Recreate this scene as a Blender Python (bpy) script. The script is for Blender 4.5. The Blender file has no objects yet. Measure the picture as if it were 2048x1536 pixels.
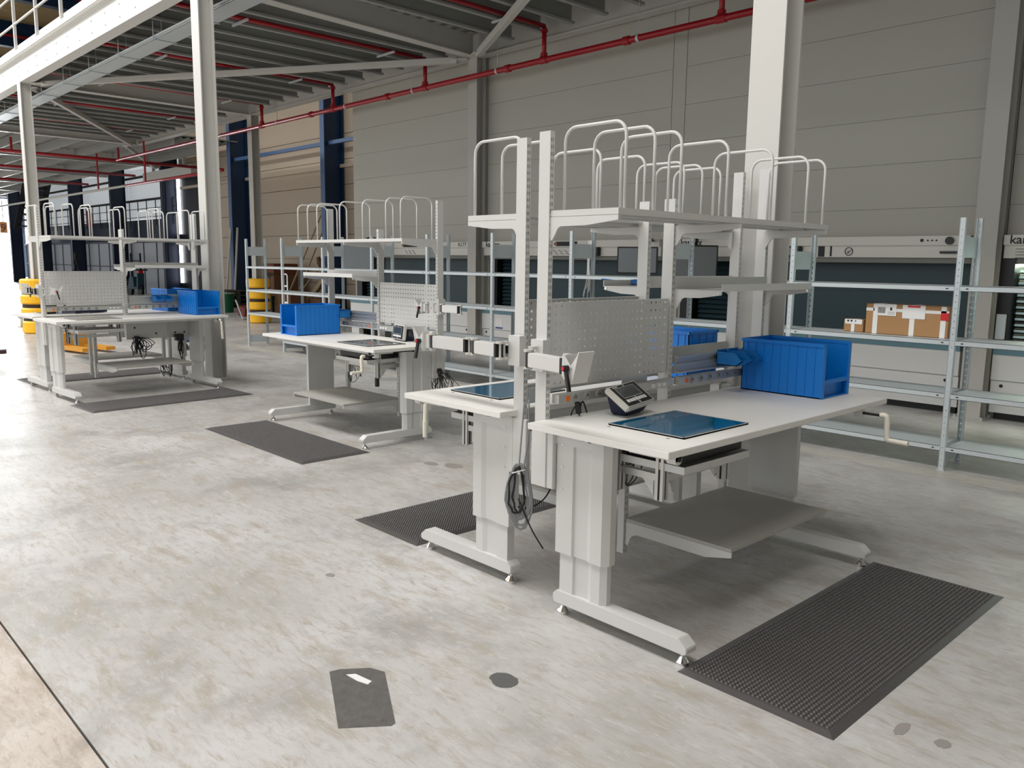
import bpy, bmesh, math, random
from math import sin, cos, pi, radians
from mathutils import Vector, Matrix
random.seed(7)
S = bpy.context.scene
C = S.collection

# ---------------------------------------------------------------- camera
yaw, pitch, roll, foc = 0.81213686, 0.14778996, 0.0128749, 1645.36
fw = Vector((-sin(yaw)*cos(pitch), cos(yaw)*cos(pitch), -sin(pitch)))
rt = Vector((cos(yaw), sin(yaw), 0)); up = rt.cross(fw)
r2 = rt*cos(roll)+up*sin(roll); u2 = up*cos(roll)-rt*sin(roll)
cd = bpy.data.cameras.new('camera'); cam = bpy.data.objects.new('camera', cd); C.objects.link(cam)
m = Matrix((r2, u2, -fw)).transposed().to_4x4(); m.translation = (0, 0, 1.6)
cam.matrix_world = m
cd.sensor_width = 36; cd.lens = foc/2048*36; cd.clip_end = 300; cd.clip_start = 0.05
S.camera = cam
# ---------------------------------------------------------------- world and light
W = bpy.data.worlds.new('world'); S.world = W; W.use_nodes = True
bgn = W.node_tree.nodes['Background']
bgn.inputs[0].default_value = (0.93, 0.97, 1.0, 1); bgn.inputs[1].default_value = .9
def area(name, loc, sx, sy, e, rot=(0, 0, 0), col=(1, .995, .985)):
    l = bpy.data.lights.new(name, 'AREA'); l.shape = 'RECTANGLE'; l.size = sx; l.size_y = sy; l.energy = e; l.color = col
    o = bpy.data.objects.new(name, l); C.objects.link(o); o.location = loc; o.rotation_euler = rot; return o
area('rooflight', (-6, -.2, 8.9), 15, 2.6, 800)
area('rooflight', (-23, -.2, 8.9), 14, 2.6, 1150)
area('rooflight', (-40, -.2, 8.9), 14, 2.6, 1500)
area('rooflight', (-14, -8, 8.9), 24, 3, 600)
area('doorlight', (-69.5, 14, 2.8), 10, 5, 5000, (0, radians(-90), 0), (.9, .95, 1))
S.view_settings.view_transform = 'Standard'; S.view_settings.look = 'None'
S.view_settings.gamma = 1; S.view_settings.use_curve_mapping = False
S.view_settings.exposure = 0.5

# ---------------------------------------------------------------- materials
def lin(c):
    c = c/255
    return c/12.92 if c <= .04045 else ((c+.055)/1.055)**2.4
MATS = {}
def mat(name, rgb, rough=.5, metal=0, var=0, scale=6, bump=0, emit=0, coat=0, trans=0, vary_r=0):
    if name in MATS: return MATS[name]
    M = bpy.data.materials.new(name); M.use_nodes = True; nt = M.node_tree; b = nt.nodes['Principled BSDF']
    col = (lin(rgb[0]), lin(rgb[1]), lin(rgb[2]), 1)
    b.inputs['Base Color'].default_value = col; b.inputs['Roughness'].default_value = rough; b.inputs['Metallic'].default_value = metal
    if coat: b.inputs['Coat Weight'].default_value = coat; b.inputs['Coat Roughness'].default_value = .05
    if trans: b.inputs['Transmission Weight'].default_value = trans
    if emit:
        b.inputs['Emission Color'].default_value = col; b.inputs['Emission Strength'].default_value = emit
    if var or bump or vary_r:
        tc = nt.nodes.new('ShaderNodeTexCoord'); n = nt.nodes.new('ShaderNodeTexNoise'); n.inputs['Scale'].default_value = scale
        n.inputs['Detail'].default_value = 5; nt.links.new(tc.outputs['Object'], n.inputs['Vector'])
        if var:
            mx = nt.nodes.new('ShaderNodeMix'); mx.data_type = 'RGBA'
            mx.inputs[6].default_value = tuple(c*(1-var) for c in col[:3])+(1,); mx.inputs[7].default_value = tuple(min(1, c*(1+var)) for c in col[:3])+(1,)
            nt.links.new(n.outputs['Fac'], mx.inputs[0]); nt.links.new(mx.outputs[2], b.inputs['Base Color'])
        if vary_r:
            mr = nt.nodes.new('ShaderNodeMapRange'); mr.inputs[3].default_value = rough-vary_r; mr.inputs[4].default_value = rough+vary_r
            nt.links.new(n.outputs['Fac'], mr.inputs[0]); nt.links.new(mr.outputs[0], b.inputs['Roughness'])
        if bump:
            bp = nt.nodes.new('ShaderNodeBump'); bp.inputs['Strength'].default_value = bump; bp.inputs['Distance'].default_value = .01
            nt.links.new(n.outputs['Fac'], bp.inputs['Height']); nt.links.new(bp.outputs[0], b.inputs['Normal'])
    MATS[name] = M; return M
paint = mat('powder_coat_light_grey', (206, 206, 203), .42, var=.02)
top_m = mat('laminate_white', (226, 225, 221), .45, var=.02)
steelw = mat('steel_white_paint', (200, 199, 194), .4, var=.03, scale=2)
galv = mat('galvanised_steel', (196, 204, 207), .42, .25, var=.05, scale=25)
galvd = mat('galvanised_joist', (154, 156, 153), .55, 0, var=.06, scale=8)
deck_m = mat('deck_sheet', (136, 137, 133), .6, 0, var=.06)
alu = mat('aluminium', (196, 196, 192), .35, .6)
black = mat('black_plastic', (14, 15, 17), .4)
dark = mat('dark_slot', (30, 30, 32), .7)
blue = mat('blue_plastic', (0, 116, 204), .38, var=.04)
blues = mat('blue_small_bin', (14, 112, 185), .4)
red = mat('red_pipe_paint', (160, 16, 30), .35)
chrome = mat('chrome', (225, 225, 225), .15, 1)
orange = mat('orange_switch', (225, 110, 30), .4)
yellow = mat('yellow_plastic', (246, 186, 22), .45, var=.04)
panel_m = mat('machine_panel_grey', (181, 179, 169), .55, var=.02, scale=1.5)
panel_w = mat('machine_panel_white', (216, 216, 214), .5)
head_m = mat('header_white', (222, 219, 211), .5)
beige = mat('sandwich_panel_beige', (190, 176, 158), .6, var=.05, scale=.6)
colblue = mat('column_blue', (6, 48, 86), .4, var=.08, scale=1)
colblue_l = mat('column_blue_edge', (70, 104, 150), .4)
teal = mat('teal_shutter', (34, 60, 68), .45)
rubber = mat('rubber_mat', (78, 76, 76), .36, var=.06, scale=9)
card = mat('cardboard', (168, 128, 86), .8, var=.06, scale=14)
cardd = mat('cardboard_brown', (124, 90, 66), .85, var=.08, scale=9)
wood = mat('wood_plank', (190, 168, 140), .7, var=.12, scale=9)
paper = mat('paper_label', (228, 228, 226), .6)
ink = mat('print_ink', (35, 35, 38), .6)
knobred = mat('knob_red', (200, 30, 35), .4)
cable_g = mat('cable_grey', (138, 140, 142), .5)
cable_k = mat('cable_black', (22, 22, 24), .5)
cream = mat('crank_plastic', (226, 222, 208), .45)
glass_b = mat('screen_glass_blue_film', (0, 88, 124), .05, coat=.4)
glass_d = mat('screen_glass_dark', (18, 24, 36), .05, coat=.5)
sill_m = mat('beam_web_white', (214, 214, 210), .45, var=.02)
glow = mat('daylight_panel', (205, 211, 216), .5, emit=.28)
glow2 = mat('daylight_door', (245, 248, 255), .5, emit=2.6)
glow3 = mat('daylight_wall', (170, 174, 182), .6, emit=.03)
navy = mat('navy_display_stand', (20, 28, 58), .5)
green = mat('green_bin', (20, 92, 60), .5)
insul = mat('roof_insulation', (178, 156, 116), .8, var=.25, scale=2.5, bump=.5)

def floor_material(name, base, dark_c, light_c, brown):
    M = bpy.data.materials.new(name); M.use_nodes = True; nt = M.node_tree; b = nt.nodes['Principled BSDF']; L = nt.links
    tc = nt.nodes.new('ShaderNodeTexCoord')
    def noise(s, d=6, dist=0, vec=None, rough=.6):
        n = nt.nodes.new('ShaderNodeTexNoise'); n.inputs['Scale'].default_value = s; n.inputs['Detail'].default_value = d
        n.inputs['Distortion'].default_value = dist; n.inputs['Roughness'].default_value = rough
        L.new(vec or tc.outputs['Object'], n.inputs['Vector']); return n.outputs['Fac']
    def ramp(f, a, c):
        r = nt.nodes.new('ShaderNodeMapRange'); r.inputs[1].default_value = a; r.inputs[2].default_value = c; L.new(f, r.inputs[0]); return r.outputs[0]
    def mix(f, a, c):
        mx = nt.nodes.new('ShaderNodeMix'); mx.data_type = 'RGBA'; L.new(f, mx.inputs[0])
        for i, v in ((6, a), (7, c)):
            if isinstance(v, tuple): mx.inputs[i].default_value = tuple(lin(k) for k in v)+(1,)
            else: L.new(v, mx.inputs[i])
        return mx.outputs[2]
    c1 = mix(ramp(noise(.7, 10, .15, rough=.65), .38, .62), base, light_c)
    c2 = mix(ramp(noise(1.6, 12, .25, rough=.7), .50, .70), c1, dark_c)
    mp = nt.nodes.new('ShaderNodeMapping'); mp.inputs['Scale'].default_value = (1, 3.2, 1); mp.inputs['Rotation'].default_value = (0, 0, .75)
    L.new(tc.outputs['Object'], mp.inputs[0])
    c3 = mix(ramp(noise(2.2, 12, .3, mp.outputs[0], .72), .52, .68), c2, brown)
    c4 = mix(ramp(noise(3.5, 12, .2, mp.outputs[0], .75), .56, .72), c3, light_c)
    mp3 = nt.nodes.new('ShaderNodeMapping'); mp3.inputs['Scale'].default_value = (1, 4, 1); mp3.inputs['Rotation'].default_value = (0, 0, -.3)
    L.new(tc.outputs['Object'], mp3.inputs[0])
    c4 = mix(ramp(noise(7, 10, .6, mp3.outputs[0], .78), .50, .66), c4, brown)
    c4 = mix(ramp(noise(9, 10, .8, mp.outputs[0], .78), .54, .70), c4, light_c)
    mp2 = nt.nodes.new('ShaderNodeMapping'); mp2.inputs['Scale'].default_value = (1, 5, 1); mp2.inputs['Rotation'].default_value = (0, 0, .6)
    L.new(tc.outputs['Object'], mp2.inputs[0])
    c5 = mix(ramp(noise(13, 12, .1, mp2.outputs[0], .8), .55, .8), c4, dark_c)
    L.new(c5, b.inputs['Base Color'])
    r = nt.nodes.new('ShaderNodeMapRange'); r.inputs[3].default_value = .22; r.inputs[4].default_value = .55
    L.new(noise(1.7, 7, .5), r.inputs[0]); L.new(r.outputs[0], b.inputs['Roughness'])
    bp = nt.nodes.new('ShaderNodeBump'); bp.inputs['Strength'].default_value = .12; bp.inputs['Distance'].default_value = .004
    L.new(noise(14, 8), bp.inputs['Height']); L.new(bp.outputs[0], b.inputs['Normal'])
    return M
floor_m = floor_material('polished_concrete', (176, 175, 171), (148, 147, 145), (200, 199, 198), (166, 158, 146))
floor_f = floor_material('old_concrete', (184, 172, 160), (146, 136, 126), (204, 196, 188), (166, 152, 138))
floor_l = floor_material('light_concrete', (190, 187, 178), (170, 166, 158), (204, 202, 196), (178, 168, 152))

# ---------------------------------------------------------------- mesh helpers
class MB:
    def __init__(s): s.v = []; s.f = []; s.sm = False
    def add(s, vs, fs):
        n = len(s.v); s.v += [tuple(v) for v in vs]; s.f += [tuple(i+n for i in f) for f in fs]; return s
    def box(s, x0, x1, y0, y1, z0, z1):
        x0, x1 = min(x0, x1), max(x0, x1); y0, y1 = min(y0, y1), max(y0, y1); z0, z1 = min(z0, z1), max(z0, z1)
        return s.add([(x0, y0, z0), (x1, y0, z0), (x1, y1, z0), (x0, y1, z0), (x0, y0, z1), (x1, y0, z1), (x1, y1, z1), (x0, y1, z1)],
                     [(3, 2, 1, 0), (4, 5, 6, 7), (0, 1, 5, 4), (1, 2, 6, 5), (2, 3, 7, 6), (3, 0, 4, 7)])
    def obox(s, p, q, w, h, up=(0, 0, 1)):          # box along p->q, width w, height h
        p, q = Vector(p), Vector(q); d = (q-p).normalized(); u = Vector(up); a = d.cross(u)
        if a.length < 1e-4: a = d.cross(Vector((1, 0, 0)))
        a.normalize(); b = a.cross(d); a *= w/2; b *= h/2
        return s.add([p-a-b, p+a-b, p+a+b, p-a+b, q-a-b, q+a-b, q+a+b, q-a+b],
                     [(0, 1, 2, 3), (7, 6, 5, 4), (0, 4, 5, 1), (1, 5, 6, 2), (2, 6, 7, 3), (3, 7, 4, 0)])
    def prism(s, poly, axis, a, b):                  # poly of 2D points extruded on axis from a to b
        n = len(poly)
        def P(p, t): return (t, p[0], p[1]) if axis == 0 else ((p[0], t, p[1]) if axis == 1 else (p[0], p[1], t))
        vs = [P(p, a) for p in poly]+[P(p, b) for p in poly]
        fs = [tuple(range(n)), tuple(range(2*n-1, n-1, -1))]+[(i, i+n, (i+1) % n+n, (i+1) % n) for i in range(n)]
        return s.add(vs, fs)
    def cyl(s, p, q, r, n=12, r2=None):
        p, q = Vector(p), Vector(q); d = (q-p).normalized(); r2 = r if r2 is None else r2
        a = d.orthogonal().normalized(); b = d.cross(a)
        vs = [p+(a*cos(2*pi*i/n)+b*sin(2*pi*i/n))*r for i in range(n)]+[q+(a*cos(2*pi*i/n)+b*sin(2*pi*i/n))*r2 for i in range(n)]
        return s.add(vs, [tuple(range(n-1, -1, -1)), tuple(range(n, 2*n))]+[(i, (i+1) % n, (i+1) % n+n, i+n) for i in range(n)])
    def tube(s, pts, r, n=8, closed=False):
        pts = [Vector(p) for p in pts]; m_ = len(pts); rings = []; a = None
        for i, p in enumerate(pts):
            d = (pts[(i+1) % m_]-pts[i-1]) if (closed or 0 < i < m_-1) else (pts[1]-p if i == 0 else p-pts[-2])
            d.normalize()
            a = d.orthogonal() if a is None else a-d*a.dot(d)
            if a.length < 1e-5: a = d.orthogonal()
            a.normalize(); b = d.cross(a)
            rings.append([p+(a*cos(2*pi*k/n)+b*sin(2*pi*k/n))*r for k in range(n)])
        vs = [v for R in rings for v in R]; fs = []
        for i in range(m_ if closed else m_-1):
            j = (i+1) % m_
            fs += [(i*n+k, i*n+(k+1) % n, j*n+(k+1) % n, j*n+k) for k in range(n)]
        if not closed: fs += [tuple(range(n-1, -1, -1)), tuple(range((m_-1)*n, m_*n))]
        return s.add(vs, fs)
    def plate(s, xs, zs, hole, y0, y1, axis=1):      # perforated plate with real holes; xs/zs break points
        nx, nz = len(xs)-1, len(zs)-1
        def P(x, t, z): return (x, t, z) if axis == 1 else (t, x, z)
        sol = lambda i, j: 0 <= i < nx and 0 <= j < nz and not hole(i, j)
        for i in range(nx):
            for j in range(nz):
                if not sol(i, j): continue
                x0, x1, z0, z1 = xs[i], xs[i+1], zs[j], zs[j+1]
                s.add([P(x0, y0, z0), P(x1, y0, z0), P(x1, y0, z1), P(x0, y0, z1)], [(0, 1, 2, 3)])
                s.add([P(x0, y1, z0), P(x1, y1, z0), P(x1, y1, z1), P(x0, y1, z1)], [(3, 2, 1, 0)])
                for di, dj, A, B in ((-1, 0, (x0, z0), (x0, z1)), (1, 0, (x1, z1), (x1, z0)), (0, -1, (x1, z0), (x0, z0)), (0, 1, (x0, z1), (x1, z1))):
                    if not sol(i+di, j+dj):
                        s.add([P(A[0], y0, A[1]), P(B[0], y0, B[1]), P(B[0], y1, B[1]), P(A[0], y1, A[1])], [(0, 1, 2, 3)])
        return s
    def mesh(s, name, m, smooth=False, bevel=0, fix=True):
        me = bpy.data.meshes.new(name); me.from_pydata(s.v, [], s.f); me.materials.append(m)
        if fix or bevel:
            bm = bmesh.new(); bm.from_mesh(me)
            bmesh.ops.remove_doubles(bm, verts=bm.verts, dist=1e-5)
            bmesh.ops.recalc_face_normals(bm, faces=bm.faces)
            if bevel:
                es = [e for e in bm.edges if len(e.link_faces) == 2 and e.calc_face_angle(0) > .6]
                bmesh.ops.bevel(bm, geom=es, offset=bevel, segments=2, affect='EDGES', clamp_overlap=True)
            bm.to_mesh(me); bm.free()
        if smooth: me.polygons.foreach_set('use_smooth', [True]*len(me.polygons))
        return me
def link(name, me, parent=None, loc=None, rot=None):
    o = bpy.data.objects.new(name, me); C.objects.link(o)
    if parent: o.parent = parent
    if loc: o.location = loc
    if rot: o.rotation_euler = rot
    return o
def tag(o, label, cat=None, group=None, kind=None):
    if label: o['label'] = label
    if cat: o['category'] = cat
    if group: o['group'] = group
    if kind: o['kind'] = kind
    return o
def thing(name, label, cat, loc=(0, 0, 0), rz=0, group=None):
    o = bpy.data.objects.new(name, None); C.objects.link(o); o.location = loc; o.rotation_euler = (0, 0, rz)
    o.empty_display_size = .1
    return tag(o, label, cat, group)
def part(parent, name, mb, m=None, label=None, smooth=False, bevel=0, fix=True):
    me = mb.mesh(name, m, smooth, bevel, fix) if isinstance(mb, MB) else mb
    o = link(name, me, parent)
    if label: o['label'] = label
    return o
def struct(name, mb, m, label=None, **k):
    o = part(None, name, mb, m, label, **k); o['kind'] = 'structure'; return o
def solo(name, label, cat, mb, m, group=None, **k):
    return tag(part(None, name, mb, m, **k), label, cat, group)
def B(*a): return MB().box(*a)
def lettering(parent, text, size, loc, rot, m, ext=.002, bold=True, name='lettering'):
    cu = bpy.data.curves.new('t', 'FONT'); cu.body = text; cu.size = size; cu.extrude = ext
    if bold: cu.offset = size*.012
    o = bpy.data.objects.new('t', cu); C.objects.link(o)
    dg = bpy.context.evaluated_depsgraph_get(); me = bpy.data.meshes.new_from_object(o.evaluated_get(dg))
    bpy.data.objects.remove(o); me.materials.clear(); me.materials.append(m)
    return link(name, me, parent, loc, rot)
def smoothpath(pts, k=6):
    pts = [Vector(p) for p in pts]; out = []
    for i in range(len(pts)-1):
        p0 = pts[max(i-1, 0)]; p1 = pts[i]; p2 = pts[i+1]; p3 = pts[min(i+2, len(pts)-1)]
        for j in range(k):
            t = j/k
            out.append(.5*((2*p1)+(p2-p0)*t+(2*p0-5*p1+4*p2-p3)*t*t+(3*p1-p0-3*p2+p3)*t**3))
    out.append(pts[-1]); return out

# ================================================================= SETTING
struct('floor', B(-80, 8, .734, 22, -.2, 0), floor_m, 'polished grey concrete floor of the hall')
struct('floor', B(-80, 8, -16, .726, -.2, -.001), floor_f, 'rough beige concrete slab in the near corner')
struct('trim_1', B(-24, 8, 6.62, 6.86, 0, .0008), floor_l, 'lighter strip of concrete in front of the shelving')
# rear wall of sandwich panels, each panel a piece
wall = struct('wall_back', B(-33.0, 8, 13.26, 13.4, 0, 10), beige, 'beige sandwich panel wall behind the blue columns')
zz = [0, .17, .88, 1.60, 2.32, 3.03, 3.74, 4.45, 5.16, 5.87, 6.6, 7.3, 8.0, 8.75, 9.4]
for x0, x1 in ((-32.95, -27.2), (-27.18, -21.2), (-21.18, -15.0)):
    for a, b in zip(zz[:-1], zz[1:]):
        part(wall, 'wall_panel', B(x0, x1, 13.17, 13.26, a+.008, b-.008), beige)
part(wall, 'ledge', B(-33, -15, 13.06, 13.2, 4.2, 4.3), beige)
# window bays of the far part of the back wall
for i, x0 in enumerate((-39, -45, -51, -57)):
    w = struct('window_%d' % (i+1), B(x0+.05, x0+6.0, 13.30, 13.34, 4.02, 9.4), glow, 'bright translucent wall bay between dark blue columns')
    part(w, 'lower_glass', B(x0+.05, x0+6.0, 13.30, 13.34, 3.2, 3.98), glow)
    part(w, 'wall_panel', B(x0+.05, x0+6.0, 13.28, 13.4, 2.28, 3.18), mat('dark_band', (30, 40, 56), .35), 'dark blue glass band')
    part(w, 'lower_wall', B(x0+.05, x0+6.0, 13.30, 13.4, 0, 2.26), glow3)
    fr = MB()
    for z in (4.0, 4.98, 6.2): fr.box(x0, x0+6, 13.2, 13.3, z-.04, z+.04)
    part(w, 'window_frame', fr, dark)
    rl = MB()
    for z in (3.92, 3.6, 3.25): rl.box(x0, x0+6, 12.95, 12.98, z-.012, z+.012)
    for k in range(7): rl.box(x0+k-.014, x0+k+.014, 12.95, 12.98, 2.9, 3.92)
    part(w, 'railing', rl, dark)
    dl = MB()
    for k in (0.0, 1.5, 3.0, 4.5): dl.box(x0+k+.02, x0+k+.06, 13.26, 13.3, 0, 2.26)
    dl.box(x0, x0+6, 13.26, 13.3, 1.1, 1.14); dl.box(x0, x0+6, 13.2, 13.3, 2.2, 2.28)
    part(w, 'door_seam', dl, mat('seam_grey', (90, 94, 104), .6))
struct('wall_left', B(-80, -79.8, -16, 22, 0, 10), mat('far_wall', (120, 128, 140), .7))
dr = struct('door_1', B(-69.9, -69.7, 10.5, 15.9, 0, 5.6), glow2, 'glaring open loading door at the far end')
part(dr, 'door_frame', MB().box(-69.7, -69.4, 15.9, 16.3, 0, 6).box(-69.7, -69.4, 8.4, 22, 5.6, 6.2).box(-69.8, -69.5, 16.3, 22, 0, 5.6), mat('far_frame', (70, 84, 110), .6))
sg = thing('dock_sign', 'brown square board with the digit 9 hanging in the bright far doorway', 'sign', (-66, 14.1, 3.1))
part(sg, 'sign_board', B(-.02, .02, -.22, .22, 0, .75), mat('brown_sign', (146, 96, 52), .6))
lettering(sg, '9', .7, (.03, -.19, .12), (pi/2, 0, pi/2), mat('sign_ink', (70, 40, 20), .6), .01)
part(sg, 'hanger', MB().box(-.02, .02, -.02, .02, .75, 2.2), dark)
struct('wall_right', B(7.9, 8.1, -16, 13.2, 0, 9.4), mat('side_light_block', (215, 215, 212), .6), 'unseen wall past the right edge, added to block and bounce light')  # unseen wall added to darken the right side and bounce some light
# hall roof with blue girders
struct('ceiling', B(-80, 8, -16, 22, 9.4, 9.6), insul, 'hall roof lined with beige insulation')
for i, x in enumerate([-57+6*k for k in range(11)]):
    g = thing('roof_girder', '%s dark blue roof girder with a red pipe, counted from the far bright end' % ('first second third fourth fifth sixth seventh eighth ninth tenth eleventh'.split()[i]), 'roof beam', (x, 0, 8.6), group='blue roof girders')
    part(g, 'web', B(-.06, .06, -15, 13, 0, .8), colblue); part(g, 'flange', MB().box(-.15, .15, -15, 13, -.03, 0).box(-.15, .15, -15, 13, .8, .83), colblue)
    part(g, 'sprinkler_pipe', MB().cyl((.2, -15, .3), (.2, 13, .3), .05, 8), red)

# ================================================================= COLUMNS
def hcol(x, y, z0, z1, w=.2, d=.2, t=.014):
    return MB().box(x-w/2, x+w/2, y-d/2, y-d/2+t, z0, z1).box(x-w/2, x+w/2, y+d/2-t, y+d/2, z0, z1).box(x-t/2, x+t/2, y-d/2+t, y+d/2-t, z0, z1)
def column(x, y, label, ztop=5.0, w=.2, m=None):
    m = m or steelw
    o = thing('steel_column', label, 'column', (x, y, 0), 0, 'white mezzanine columns')
    part(o, 'shaft', hcol(0, 0, .012, ztop, w, .2), m); part(o, 'base_plate', B(-w/2-.04, w/2+.04, -.14, .14, 0, .014), m)
    bl = MB()
    for a in (-1, 1):
        for b in (-1, 1): bl.cyl((a*(w/2+.02), b*.12, .014), (a*(w/2+.02), b*.12, .035), .012, 6)
    part(o, 'anchor_bolt', bl, galv)
    return o
FR = [(-2.69, 4.70), (-10.70, 4.66), (-19.25, 4.66)]
WL = [(-2.92, 9.58), (-11.07, 9.58), (-19.35, 9.58)]
for (x, y), l in zip(FR, ('broad white steel column rising behind the nearest workbench and its blue bin', 'white steel column standing at the right end of the farthest bench pair', 'white steel column at the left, its foot wrapped in the black-banded yellow guard')):
    column(x, y, l, w=.22)
for (x, y), l in zip(WL, ('pale steel column against the panelled wall at the right, left of the lit storage opening', 'pale steel column against the panelled wall where the ceiling corner brace meets', 'pale steel column behind the round yellow guard by the shelving end')):
    column(x, y, l, w=.22, m=mat('steel_white_shaded', (184, 182, 175), .5, var=.03, scale=2))  # same white paint, colour lowered for the dimmer light along the wall
# building columns
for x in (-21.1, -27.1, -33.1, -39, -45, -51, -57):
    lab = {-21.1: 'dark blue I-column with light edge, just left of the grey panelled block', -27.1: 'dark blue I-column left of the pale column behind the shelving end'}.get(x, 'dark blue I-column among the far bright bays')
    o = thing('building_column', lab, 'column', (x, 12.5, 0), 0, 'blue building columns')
    cb = colblue if x > -30 else mat('column_blue_backlit', (5, 24, 50), .5)  # far columns: same blue paint, darkened to stand for backlighting
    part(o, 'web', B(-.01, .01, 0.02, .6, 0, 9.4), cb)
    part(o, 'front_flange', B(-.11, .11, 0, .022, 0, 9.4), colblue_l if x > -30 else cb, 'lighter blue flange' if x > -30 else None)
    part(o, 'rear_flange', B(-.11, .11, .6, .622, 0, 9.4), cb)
o = thing('tie_bar', 'thin blue horizontal tube spanning between the blue columns high on the beige wall', 'beam', (0, 12.7, 4.85))
part(o, 'tube', MB().box(-27.0, -21.2, -.05, .05, -.05, .05), colblue_l); part(o, 'end_stub', B(-21.0, -15.3, -.05, .05, -.05, .05), colblue_l)

# ================================================================= MEZZANINE
def ibeam(name, label, p, q, h, w, m=steelw):     # p,q at bottom centre line
    p, q = Vector(p), Vector(q)
    o = thing(name, label, 'beam', p, math.atan2((q-p).y, (q-p).x)); L_ = (q-p).length
    part(o, 'web', B(0, L_, -.006, .006, .015, h-.015), m)
    part(o, 'bottom_flange', B(0, L_, -w/2, w/2, 0, .015), m); part(o, 'top_flange', B(0, L_, -w/2, w/2, h-.015, h), m)
    return o
for i, (a, b) in enumerate(zip(FR, WL)):
    ibeam('cross_beam', ('white cross beam overhead from the broad near column to the wall', 'white cross beam overhead ending above the corner brace', 'white cross beam overhead between the two left columns')[i], (a[0], a[1]+.1, 5.0), (b[0], b[1]-.1, 5.0), .38, .2)
bb = ibeam('wall_beam', 'long pale edge beam of the mezzanine running along the panelled wall', (-27, 9.58, 5.0), (4, 9.58, 5.0), .42, .2)
# front edge beam
fb = thing('edge_beam', 'deep white edge beam of the mezzanine crossing the upper left corner', 'beam', (-60, 4.62, 5.0))
part(fb, 'web', B(0, 64, -.03, -.01, .015, .43), sill_m); part(fb, 'bottom_flange', B(0, 64, -.06, .14, 0, .016), sill_m); part(fb, 'top_flange', B(0, 64, -.06, .14, .43, .45), sill_m)
part(fb, 'edge_tube', B(0, 64, -.14, -.02, .45, .56), sill_m, bevel=.015)
bm_ = MB()
for k in range(52):
    x = 24+k*.645
    for z in (.13, .31): bm_.cyl((x, -.03, z), (x, -.042, z), .014, 6)
b_ = part(fb, 'bolt', bm_, galv); b_['kind'] = 'stuff'
rl = thing('guard_railing', 'white tube guard railing along the mezzanine edge, upper left corner', 'railing', (0, 4.56, 5.5))
part(rl, 'toe_plate', B(-60, 4, .02, .04, .0, .2), sill_m)
for k in range(28):
    x = -19.2+1.53*(k-12)
    part(rl, 'rail_post', MB().box(x-.025, x+.025, -.03, .02, 0, 1.15), sill_m)
for z in (.6, 1.13): part(rl, 'handrail' if z > 1 else 'knee_rail', MB().cyl((-60, 0, z), (4, 0, z), .024, 10), sill_m, smooth=True)
# deck and joists
dk = thing('mezzanine_deck', 'grey galvanised mezzanine floor seen from below, joists over trapezoid sheet', 'mezzanine')
pr = []
def corr(x0, x1, y0, y1, z):
    mb = MB(); n = int((y1-y0)/.25)
    for k in range(n):
        a = y0+k*.25
        prof = [(a, z), (a+.11, z), (a+.14, z+.045), (a+.22, z+.045), (a+.25, z)]
        for (ya, za), (yb, zb) in zip(prof[:-1], prof[1:]): mb.add([(x0, ya, za), (x1, ya, za), (x1, yb, zb), (x0, yb, zb)], [(0, 1, 2, 3)])
    return mb
part(dk, 'deck_sheet', corr(-27, 4, 4.7, 9.6, 5.36), deck_m)
part(dk, 'deck_sheet', corr(-72, -27, 4.7, 12.7, 5.36), deck_m)
part(dk, 'floor_board', MB().box(-27, 4, 4.62, 9.7, 5.42, 5.46).box(-72, -27, 4.62, 12.8, 5.42, 5.46), deck_m)
def joist(x):
    mb = MB().box(x-.004, x+.004, 4.78, 9.42, 5.08, 5.355)
    mb.box(x, x+.075, 4.78, 9.42, 5.08, 5.088).box(x, x+.075, 4.78, 9.42, 5.347, 5.355).box(x+.067, x+.075, 4.78, 9.42, 5.088, 5.115)
    mb.box(x-.02, x-.004, 9.3, 9.42, 5.1, 5.34); mb.box(x-.02, x-.004, 4.78, 4.9, 5.1, 5.34)
    return mb
jx = []
for base in (-2.92, -11.05, -19.15):
    jx += [base-.645*(k+1)-.04 for k in range(11)]
jx += [-2.92+.645*(k+1) for k in range(9)]
for x in jx:
    part(dk, 'joist', joist(x), galvd)
for k, x in enumerate((-27, -33, -39, -45, -51, -57)):
    y1 = 9.5 if k == 0 else 12.45
    ibeam('far_cross_beam', ['white beam overhead where the red cross pipe hangs', 'second white beam beyond the red cross pipe'][k] if k < 2 else 'receding white beam in the dim far part of the mezzanine', (x, 4.7, 5.0), (x, y1, 5.0), .38, .2)['group'] = 'far cross beams'
for k in range(5):
    for j in range(6):
        y = 5.6+j*1.28; x0 = -27-6*k if k else -27
        part(dk, 'joist', MB().box(x0-5.9, x0-.1, y-.004, y+.004, 5.08, 5.355).box(x0-5.9, x0-.1, y, y+.07, 5.08, 5.088), galvd if k < 2 else steelw)
def brace(label, p, q):
    o = thing('diagonal_brace', label, 'brace', p); d = Vector(q)-Vector(p)
    part(o, 'brace_tube', MB().obox((0, 0, 0), d, .1, .1), steelw, bevel=.008)
    part(o, 'gusset_plate', MB().obox(-d.normalized()*.2, d.normalized()*.12, .22, .012), steelw)
    part(o, 'gusset_plate', MB().obox(d-d.normalized()*.12, d+d.normalized()*.2, .22, .012), steelw)
brace('white diagonal tube under the ceiling from the left column to the wall corner', (-18.9, 4.9, 4.98), (-11.35, 9.38, 4.98))
brace('steep white diagonal tube at the top centre, leaving the wall corner', (-10.75, 9.33, 4.98), (-3.0, 4.95, 4.98))
brace('thin white diagonal tube at the upper left running from the left column into the distance', (-19.5, 4.9, 4.98), (-26.8, 9.3, 4.98))
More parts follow.
